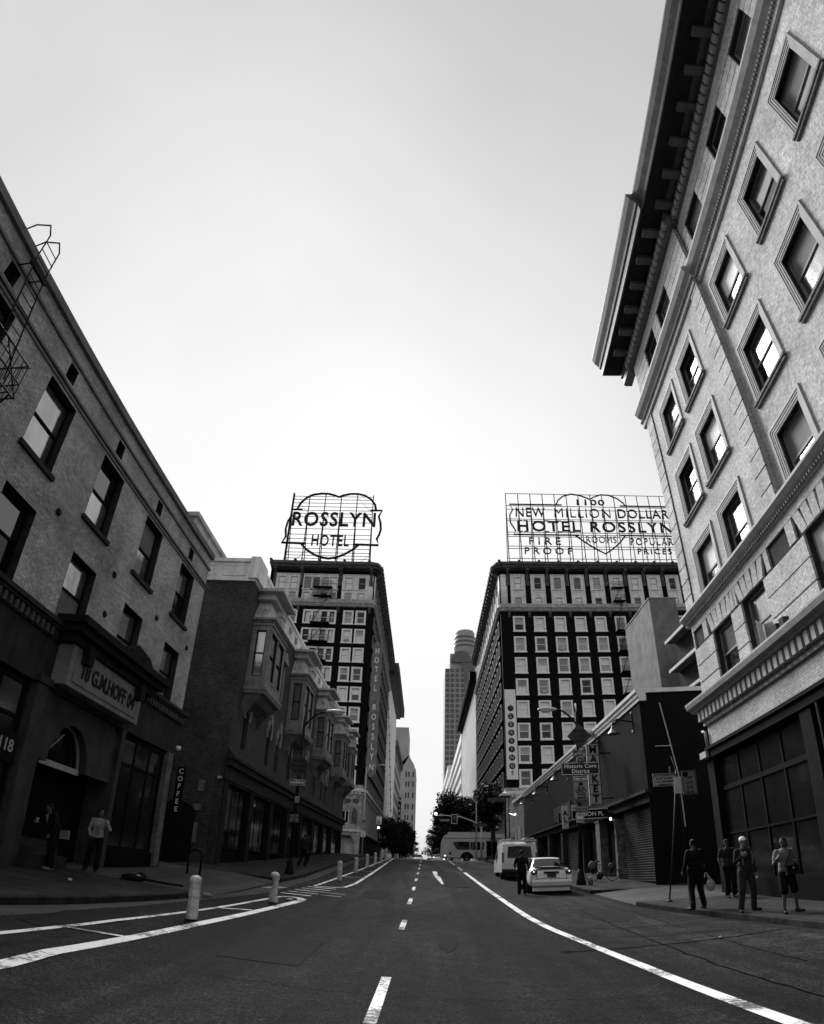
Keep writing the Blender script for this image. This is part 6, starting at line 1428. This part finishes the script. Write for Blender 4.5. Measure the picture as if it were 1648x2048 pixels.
# ------------------------------------------------------------------ trees
leafm = mat('leaf_dark', .014, .6, .5, .7); barkm = mat('bark', .035, .9, .4, 4, bump=.4)
def tree(lab, x, y, h, r_, seed, n=5200, trunk=.3, squash=1.0):
    q = random.Random(seed); z = gz(x, y)+.1; t = thing('street_tree', lab, 'tree', (x, y, z), 0, 'trees lining the far street')
    m = MB(); cr_ = h*.36; m.tube([(0, 0, 0), (.1, .05, cr_*.6), (.05, 0, cr_), (0, .1, h*.7)], [trunk, trunk*.8, trunk*.65, trunk*.2], 8); cl = []
    for k in range(13):
        a = q.random()*2*pi; l_ = q.uniform(.35, .95); el = q.uniform(.05, 1.25); zc = h*.62
        tip = (cos(a)*cos(el)*r_*l_, sin(a)*cos(el)*r_*l_, zc+sin(el)*(h-zc)*l_*.95-(.12*h if el < .4 else 0))
        b0 = (0, 0, cr_*q.uniform(.75, 1.2)); mid = tuple((a_+b_)/2+q.uniform(-.2, .2) for a_, b_ in zip(b0, tip))
        m.tube([b0, mid, tip], [trunk*.4, trunk*.22, .04], 5); cl.append((tip, r_*q.uniform(.28, .46)))
    cl += [((q.uniform(-.4, .4)*r_, q.uniform(-.4, .4)*r_, h*q.uniform(.5, .9)), r_*.42) for k in range(6)]
    cl += [((cos(q.random()*6.28)*r_*.95, sin(q.random()*6.28)*r_*.95, h*q.uniform(.4, .85)), r_*.16) for k in range(8)]
    part('trunk', m, [barkm], t, rel=False); m = MB(); tot = sum(c[1]**2 for c in cl)
    for c, cr2 in cl:
        for k in range(int(n*cr2**2/tot)):
            d = Vector((q.gauss(0, 1), q.gauss(0, 1), q.gauss(0, .8))).normalized()*cr2*(q.random()**.45)*(1 if q.random() < .93 else 1.3)
            p = Vector(c)+d; s_ = q.uniform(.12, .27)*(1+h/30); u = Vector((q.gauss(0, 1), q.gauss(0, 1), q.gauss(0, 1))).normalized(); v = u.orthogonal().normalized()*s_*.55; u = u*s_
            m.add([p-u, p-v, p+u, p+v], [(0, 1, 2, 3)])
    part('crown', m, [leafm], t, rel=False)
tree('dark bushy street tree nearest the crossing on the right, behind the bus', 9.6, 101, 12.2, 4.6, 1)
tree('tall dark street tree second from the crossing on the right, behind the street lamp', 7.0, 113, 12.6, 4.8, 2, 6500)
tree('dark street tree with a ragged left side, third from the crossing on the right', 5.6, 132, 13.0, 4.6, 3, 6500)
tree('tall far street tree on the right, just right of the gap of sky', 5.6, 165, 14.6, 5.0, 4, 6000)
tree('farthest low dark tree on the right beside the gap of sky', 4.6, 230, 14.5, 5.0, 6, 4500)
tree('round dark street tree nearest the crossing on the left', -4.9, 108, 6.6, 3.3, 7, 6000, .2)
tree('dark street tree behind the round one on the left', -4.6, 128, 8.0, 3.4, 8, 5000, .2)
tree('farthest dark tree on the left beside the gap of sky', -5.2, 165, 9.4, 4.0, 9, 4000, .2)
# ------------------------------------------------------------------ people
skin = mat('skin', .09, .6, .15, 8, spec=.3); skin_l = mat('skin_pale', .2, .6, .12, 8); hair_d = mat('hair_dark', .008, .7, .3, 20); shoe = mat('shoe_dark', .015, .6, .2, 10)
denim = mat('denim', .03, .85, .35, 9, fine=.3); blackcl = mat('black_cloth', .006, .85, .3, 9); greycl = mat('grey_jersey', .17, .85, .35, 7, fine=.3); palecl = mat('pale_jersey', .3, .85, .25, 7, fine=.3)
darkgrey = mat('dark_grey_cloth', .022, .85, .4, 6, fine=.4)
def cap2(mb, a, b, r0, r1, n=12):
    """tapered capsule"""
    a, b = Vector(a), Vector(b); d = (b-a); L_ = d.length; d = d/L_ if L_ > 1e-6 else Vector((0, 0, 1)); u = d.orthogonal().normalized(); v = d.cross(u); vs = []; rings = []
    for k in range(4): t_ = pi/2*(1-k/3.5); rings.append((a-d*r0*sin(t_)*.98, r0*cos(t_)+.0005))
    rings.append((a, r0)); rings.append((b, r1))
    for k in range(4): t_ = pi/2*((k+.5)/3.5); rings.append((b+d*r1*sin(t_)*.98, r1*cos(t_)+.0005))
    for c, r_ in rings: vs += [c+(u*cos(2*pi*k/n)+v*sin(2*pi*k/n))*r_ for k in range(n)]
    m0 = len(mb.v); mb.add(vs, [(i*n+k, i*n+(k+1) % n, (i+1)*n+(k+1) % n, (i+1)*n+k) for i in range(len(rings)-1) for k in range(n)], 0, True)
    mb.f += [tuple(m0+k for k in range(n))[::-1], tuple(m0+(len(rings)-1)*n+k for k in range(n))]; mb.m += [0, 0]; mb.sm += [True, True]
def hand(mb, wr, dirn, palm_n, curl=.5, sc_=1.0, left=False):
    d = Vector(dirn).normalized(); nrm = Vector(palm_n).normalized(); nrm = (nrm-d*nrm.dot(d)).normalized(); s = d.cross(nrm)*(1 if left else -1); w_ = Vector(wr)
    for k in range(4): cap2(mb, w_+s*(.028-.019*k)*sc_, w_+d*.085*sc_+s*(.033-.022*k)*sc_, .014*sc_, .0135*sc_, 8)
    for k, l_ in enumerate((.07, .08, .074, .058)):
        p0 = w_+d*.088*sc_+s*(.034-.0225*k)*sc_; d1 = (d*cos(curl)+nrm*sin(curl)); p1 = p0+d1*l_*.5*sc_; d2 = (d*cos(curl*2.1)+nrm*sin(curl*2.1)); p2 = p1+d2*l_*.5*sc_
        cap2(mb, p0, p1, .0095*sc_, .009*sc_, 6); cap2(mb, p1, p2, .009*sc_, .0078*sc_, 6)
    p0 = w_+d*.02*sc_+s*.028*sc_; p1 = p0+(d*.6+s*.75+nrm*.3).normalized()*.042*sc_; p2 = p1+(d*.85+s*.2+nrm*.5).normalized()*.034*sc_
    cap2(mb, p0, p1, .013*sc_, .0105*sc_, 6); cap2(mb, p1, p2, .0105*sc_, .0085*sc_, 6)
BASE = dict(pel=(0, 0, .95), waist=(0, 0, 1.1), chest=(0, -.005, 1.3), neck=(0, .0, 1.48), head=(0, -.02, 1.63),
            hL=(-.09, 0, .93), kL=(-.1, -.02, .5), aL=(-.11, .02, .09), hR=(.09, 0, .93), kR=(.1, -.02, .5), aR=(.11, .02, .09),
            sL=(-.19, .01, 1.42), eL=(-.25, .02, 1.14), wL=(-.26, -.04, .9), sR=(.19, .01, 1.42), eR=(.25, .02, 1.14), wR=(.26, -.04, .9), tL=(-.15, -1), tR=(.15, -1), look=(0, -1, 0))
def figure(lab, loc, rz, h=1.75, top=(greycl, 'long'), legs=(denim, 'long'), sk=skin, hairm=hair_d, hat=None, vox=.011, wide=1.0, hairlen=0, curl=(.5, .5), shoes=shoe, **J):
    j = dict(BASE); j.update(J); V = {k: Vector(v) for k, v in j.items() if len(v) == 3}; s = h/1.75
    t = thing('person', lab, 'person', loc, rz)
    b = MB(); C_ = lambda a, c, r0, r1, mb=b, n=12: cap2(mb, a, c, r0, r1, n)
    # torso, neck, limbs
    for mb, g in ((b, 0),):
        b.ell(V['chest']+Vector((0, .0, .02)), (.155*wide, .105*wide, .19), 16); b.ell(V['waist'], (.13*wide, .1*wide, .15), 14); b.ell(V['pel'], (.155*wide, .115*wide, .13), 14)
    C_(V['sL'], V['sR'], .062, .062); C_(V['neck']-Vector((0, 0, .06)), V['head']-Vector((0, -.01, .06)), .056, .05)
    for q in 'LR':
        C_(V['s'+q], V['e'+q], .05*wide, .038); C_(V['e'+q], V['w'+q], .038, .026); C_(V['h'+q], V['k'+q], .085*wide, .055); C_(V['k'+q], V['a'+q], .052, .036)
        C_(V['k'+q]*.6+V['a'+q]*.4+Vector((0, .018, 0)), V['k'+q]*.35+V['a'+q]*.65+Vector((0, .01, 0)), .045, .035)
        td = Vector((*j['t'+q], 0)).normalized(); C_(V['a'+q]+Vector((0, 0, -.045)), V['a'+q]+td*.15+Vector((0, 0, -.06)), .035, .025)
        hd = (V['w'+q]-V['e'+q]).normalized(); hand(b, V['w'+q]+hd*.01, hd, J.get('p'+q, (1 if q == 'L' else -1, -.3, 0)) if ('p'+q) in J else ((1, -.4, 0) if q == 'L' else (-1, -.4, 0)), curl[0 if q == 'L' else 1], 1.0, q == 'L')
    f = Vector(j['look']).normalized(); sd = f.cross(Vector((0, 0, 1))).normalized(); up = sd.cross(f); H_ = V['head']; rm = Matrix((sd, -f, up)).transposed()
    b.ell(H_+up*.025, (.075, .093, .095), 16, 0, rm); b.ell(H_-up*.045+f*.028, (.056, .06, .062), 14, 0, rm)                      # cranium, jaw
    C_(H_+f*.083+up*.012, H_+f*.102-up*.022, .010, .015, n=8); C_(H_+f*.078-up*.05+sd*.018, H_+f*.078-up*.05-sd*.018, .011, .011, n=8)  # nose, lips
    C_(H_+f*.075+up*.03+sd*.04, H_+f*.082+up*.03-sd*.04+f*.0, .011, .011, n=8)                                                      # brow
    for q in (-1, 1): b.ell(H_+sd*q*.077-up*.005, (.012, .022, .032), 8, 0, rm)
    me = remesh(b, 'body', [sk], vox); me.transform(Matrix.Scale(s, 4)); body = link('body', me, t)
    def child(mb, name, mt, v_=.012, sm=2, lab=None):
        me = remesh(mb, name, [mt], v_, sm); me.transform(Matrix.Scale(s, 4)); o = link(name, me, t); return o
    e = MB()
    for q in (-1, 1): e.ell(H_+f*.084+up*.012+sd*q*.031, (.012, .006, .006), 8, 0, rm)
    me = e.mesh('eyes', [blackm]); me.transform(Matrix.Scale(s, 4)); link('eyes', me, t)
    if top:
        m = MB(); k = 1.2*wide
        m.ell(V['chest']+Vector((0, 0, .02)), (.155*k+.01, .105*k+.012, .2), 16); m.ell(V['waist'], (.14*k, .108*k, .17), 14); m.ell(V['pel']+Vector((0, 0, .05)), (.152*k, .115*k, .12), 14)
        cap2(m, V['sL'], V['sR'], .07, .07); cap2(m, V['neck']-Vector((0, 0, .08)), V['neck']-Vector((0, 0, .01)), .075, .062)
        for q in 'LR':
            if top[1] == 'long': cap2(m, V['s'+q], V['e'+q], .064*wide, .05); cap2(m, V['e'+q], V['e'+q].lerp(V['w'+q], .93), .05, .037)
            else: cap2(m, V['s'+q], V['s'+q].lerp(V['e'+q], .65), .066*wide, .06)
        q_ = random.Random(len(lab))
        for k in range(10): a = q_.random()*6.28; z_ = q_.uniform(.92, 1.3); c = Vector((cos(a)*.13*wide, sin(a)*.1*wide, z_)); cap2(m, c, c+Vector((q_.uniform(-.06, .06), 0, q_.uniform(-.12, .05))), .022, .016, 8)
        child(m, 'hoodie' if top[1] == 'long' else 'shirt', top[0])
    if legs:
        m = MB(); m.ell(V['pel']-Vector((0, 0, .02)), (.165*wide, .125*wide, .12), 14)
        for q in 'LR':
            if legs[1] == 'long':
                cap2(m, V['h'+q], V['k'+q], .112*wide, .086); cap2(m, V['k'+q], V['a'+q]+Vector((0, 0, .02)), .084, .074); cap2(m, V['a'+q]+Vector((0, 0, .08)), V['a'+q]+Vector((0, 0, .015)), .066, .068)
                cap2(m, V['k'+q]+Vector((-.03, -.04, .03)), V['k'+q]+Vector((.03, -.04, .0)), .03, .03, 8)
            else: cap2(m, V['h'+q], V['k'+q]+Vector((0, 0, .03)), .108*wide, .1)
        child(m, 'trousers' if legs[1] == 'long' else 'shorts', legs[0])
    for q in 'LR':
        m = MB(); td = Vector((*j['t'+q], 0)).normalized(); a = V['a'+q]; cap2(m, a+Vector((0, 0, -.035))-td*.03, a+td*.17+Vector((0, 0, -.055)), .046, .036); cap2(m, a+Vector((0, 0, .0)), a+Vector((0, 0, -.04)), .046, .05)
        child(m, 'shoe', shoes, .012, 1)
    m = MB(); m.ell(H_+up*.042-f*.014, (.083, .094, .09), 14, 0, rm)
    if hairlen: m.ell(H_-up*.03-f*.06, (.08, .05, .11), 12, 0, rm)
    child(m, 'hair', hairm, .01, 1)
    if hat:
        m = MB(); m.ell(H_+up*.062-f*.01, (.09, .102, .075), 16, 0, rm); cap2(m, H_+up*.045+f*.07+sd*.05, H_+up*.045+f*.07-sd*.05, .018, .018, 8); cap2(m, H_+up*.04+f*.13+sd*.03, H_+up*.04+f*.13-sd*.03, .012, .012, 8)
        cap2(m, H_+up*.045+f*.08, H_+up*.04+f*.14, .016, .012, 8); child(m, 'cap', hat, .01, 1)
    return t, V, s
def addp(t, s, name, mb, mt, vox=0, sm=1):
    me = remesh(mb, name, [mt], vox, sm) if vox else mb.mesh(name, [mt]); me.transform(Matrix.Scale(s, 4)); return link(name, me, t)
pz = pave_z
# right pavement, bus stop group
x, y = 7.62, 15.1
t, V, s = figure('man in a white cap and dark jacket standing with one hand on his chest strap', (x, y, pz(x, y)), .12, 1.76, (darkgrey, 'long'), (denim, 'long'), skin_l, hat=mat('white_cap', .65, .7, .1, 9), vox=.009,
       eL=(-.27, -.0, 1.17), wL=(-.15, -.17, 1.3), pL=(.3, 1, 0), hL=(-.1, 0, .93), kL=(-.17, -.03, .5), aL=(-.21, .02, .09), kR=(.15, -.02, .5), aR=(.16, .04, .09), tL=(-.6, -1), tR=(.5, -1), look=(-.25, -1, .02), wide=1.08, curl=(1.0, .5))
m = MB(); m.tube([(-.13, -.1, 1.42), (-.15, -.15, 1.3), (-.13, -.13, 1.1)], .022, 5); m.tube([(.13, -.1, 1.42), (.14, -.15, 1.3), (.13, -.13, 1.1)], .022, 5); m.ell((0, .17, 1.25), (.16, .1, .22), 12); addp(t, s, 'backpack_strap', m, greycl)
x, y = 7.98, 13.85
t, V, s = figure('woman in a pale grey tee holding a dark handbag at her waist, rightmost person', (x, y, pz(x, y)), -.1, 1.66, (greycl, 'short'), (blackcl, 'short'), skin, vox=.009, wide=1.06, hairlen=1,
       eL=(-.3, -.02, 1.16), wL=(-.27, -.17, 1.28), pL=(1, -.2, 0), eR=(.34, .0, 1.2), wR=(.1, -.2, 1.08), pR=(-.2, 1, 0), kL=(-.12, -.04, .5), aL=(-.14, .02, .09), kR=(.14, -.03, .5), aR=(.2, .05, .09), look=(-.7, -.8, -.25), tL=(-.2, -1), tR=(.5, -.9), curl=(.8, 1.1))
m = MB(); m.tube([(.14, -.09, 1.45), (.05, -.15, 1.3), (-.08, -.16, 1.1), (-.05, -.17, .98)], .014, 5); addp(t, s, 'bag_strap', m, blackcl)
h_ = thing('handbag', 'dark handbag with a metal clasp held by the woman in the grey tee', 'handbag', (x+.03, y-.24, pz(x, y)+.84), -.1)
part('bag_body', MB().prism([(-.16, 0), (.16, 0), (.13, .2), (-.13, .2)], 'y', -.05, .05), [blackcl], h_, rel=False); part('clasp', MB().ell((0, -.055, .14), (.02, .01, .03), 8), [galv], h_, rel=False); part('handle', MB().tube([(-.09, 0, .2), (-.06, 0, .29), (.06, 0, .29), (.09, 0, .2)], .01, 5), [blackcl], h_, rel=False)
x, y = 7.04, 16.75
t, V, s = figure('man all in black seen from behind, striding on the right pavement', (x, y, pz(x, y)), pi+.2, 1.8, (blackcl, 'long'), (blackcl, 'long'), skin, vox=.011, wide=1.32,
       kL=(-.16, -.1, .5), aL=(-.2, -.05, .09), kR=(.2, .03, .5), aR=(.3, .2, .09), eL=(-.3, .05, 1.14), wL=(-.3, -.02, .9), eR=(.28, -.02, 1.14), wR=(.27, -.16, .95))
m = MB(); m.ell((0, 0, .16), (.13, .08, .16), 12); cap2(m, (0, 0, .28), (-.1, 0, .5), .05, .015, 8)
sk_ = thing('plastic_bag', 'white plastic shopping bag hanging from the hand of the man in black', 'bag', (x+.36, y-.05, pz(x, y)+.42), 0)
addp(sk_, 1, 'bag', m, mat('thin_white_plastic', .4, .4, .3, 12), .012, 2)
x, y = 9.15, 19.2
t, V, s = figure('man in a dark hat and grey tee standing half hidden before the shop window', (x, y, pz(x, y)), -.1, 1.74, (darkgrey, 'short'), (blackcl, 'long'), skin, hat=darkgrey, vox=.013,
       eL=(-.28, .04, 1.16), wL=(-.24, -.02, .93), look=(-.3, -1, 0), wide=1.1)
# left pavement
x, y = -9.0, 17.3
t, V, s = figure('man in a light printed sweatshirt with a phone raised to his ear', (x, y, pz(x, y)), .35, 1.74, (palecl, 'long'), (blackcl, 'long'), skin, vox=.011,
       eR=(.33, -.06, 1.22), wR=(.2, -.14, 1.46), pR=(-1, 0, 0), eL=(-.26, .03, 1.16), wL=(-.18, -.12, .98), look=(.5, -1, 0), kL=(-.14, -.03, .5), aL=(-.2, .05, .09), kR=(.12, -.02, .5), aR=(.1, .0, .09), hairlen=1, curl=(.6, 1.2))
addp(t, s, 'phone', MB().box(.17, .19, -.19, -.12, 1.5, 1.64), plastic); addp(t, s, 'print', MB().box(-.06, .07, -.145, -.125, 1.02, 1.3), greycl)
x, y = -9.25, 15.45
t, V, s = figure('person in dark clothes leaning forward with a paper cup, leftmost on the left pavement', (x, y, pz(x, y)), -.7, 1.72, (blackcl, 'long'), (blackcl, 'long'), skin, vox=.012, hat=None, hairlen=1, shoes=mat('grey_trainer', .15, .7, .3, 9),
       chest=(0, -.1, 1.28), neck=(0, -.17, 1.44), head=(0, -.24, 1.56), sL=(-.19, -.12, 1.38), sR=(.19, -.12, 1.38), eL=(-.24, -.25, 1.12), wL=(-.2, -.46, 1.15), pL=(1, 0, 0), eR=(.25, -.1, 1.12), wR=(.24, -.2, .9), look=(0, -1, -.35), curl=(1.1, .6))
addp(t, s, 'scarf', MB().tube([(-.1, -.16, 1.5), (-.12, -.24, 1.35), (-.1, -.2, 1.2)], .04, 8), palecl)
c_ = thing('paper_cup', 'white paper cup held out by the leaning person on the left', 'cup', (x-.43, y-.23, pz(x, y)+1.12), 0); part('cup', MB().lathe([(.032, 0), (.045, .12), (.048, .125), (.0, .128)], (0, 0, 0), 12), [signw], c_, rel=False)
t2 = thing('shoulder_bag', 'pale square shoulder bag hanging at the hip of the leaning person', 'bag', (x+.3, y+.0, pz(x, y)+.82), 0)
part('bag_body', MB().prism([(-.12, 0), (.12, .02), (.11, .24), (-.11, .22)], 'y', -.05, .05), [greycl], t2, rel=False); part('strap', MB().tube([(-.1, 0, .22), (-.14, 0, .6), (.1, 0, .22)], .01, 5), [blackcl], t2, rel=False)
# driver beside the silver car
x, y = 3.85, 26.1
t, V, s = figure('man in black clothes standing in the road beside the silver car with his back turned', (x, y, gz(x, y)), pi-.1, 1.72, (blackcl, 'long'), (blackcl, 'long'), skin, vox=.013, wide=1.1, eR=(.28, -.1, 1.16), wR=(.26, -.3, 1.1), eL=(-.27, 0, 1.15), wL=(-.26, -.1, .95))
for (x, y, rz, h, lab, tp) in ((-6.45, 35.8, 2.6, 1.76, 'walker in dark clothes with a pale sleeve, halfway up the left pavement', darkgrey), (-6.9, 39.5, .4, 1.7, 'dark walker a few steps behind the first on the left pavement', blackcl), (-8.6, 48, .2, 1.72, 'dark figure waiting in a shop doorway up the left pavement', blackcl)):
    figure(lab, (x, y, pz(x, y)), rz, h, (tp, 'long'), (blackcl, 'long'), skin, vox=.018, kL=(-.1, -.12, .5), aL=(-.1, -.05, .1), kR=(.1, .05, .5), aR=(.1, .25, .12))
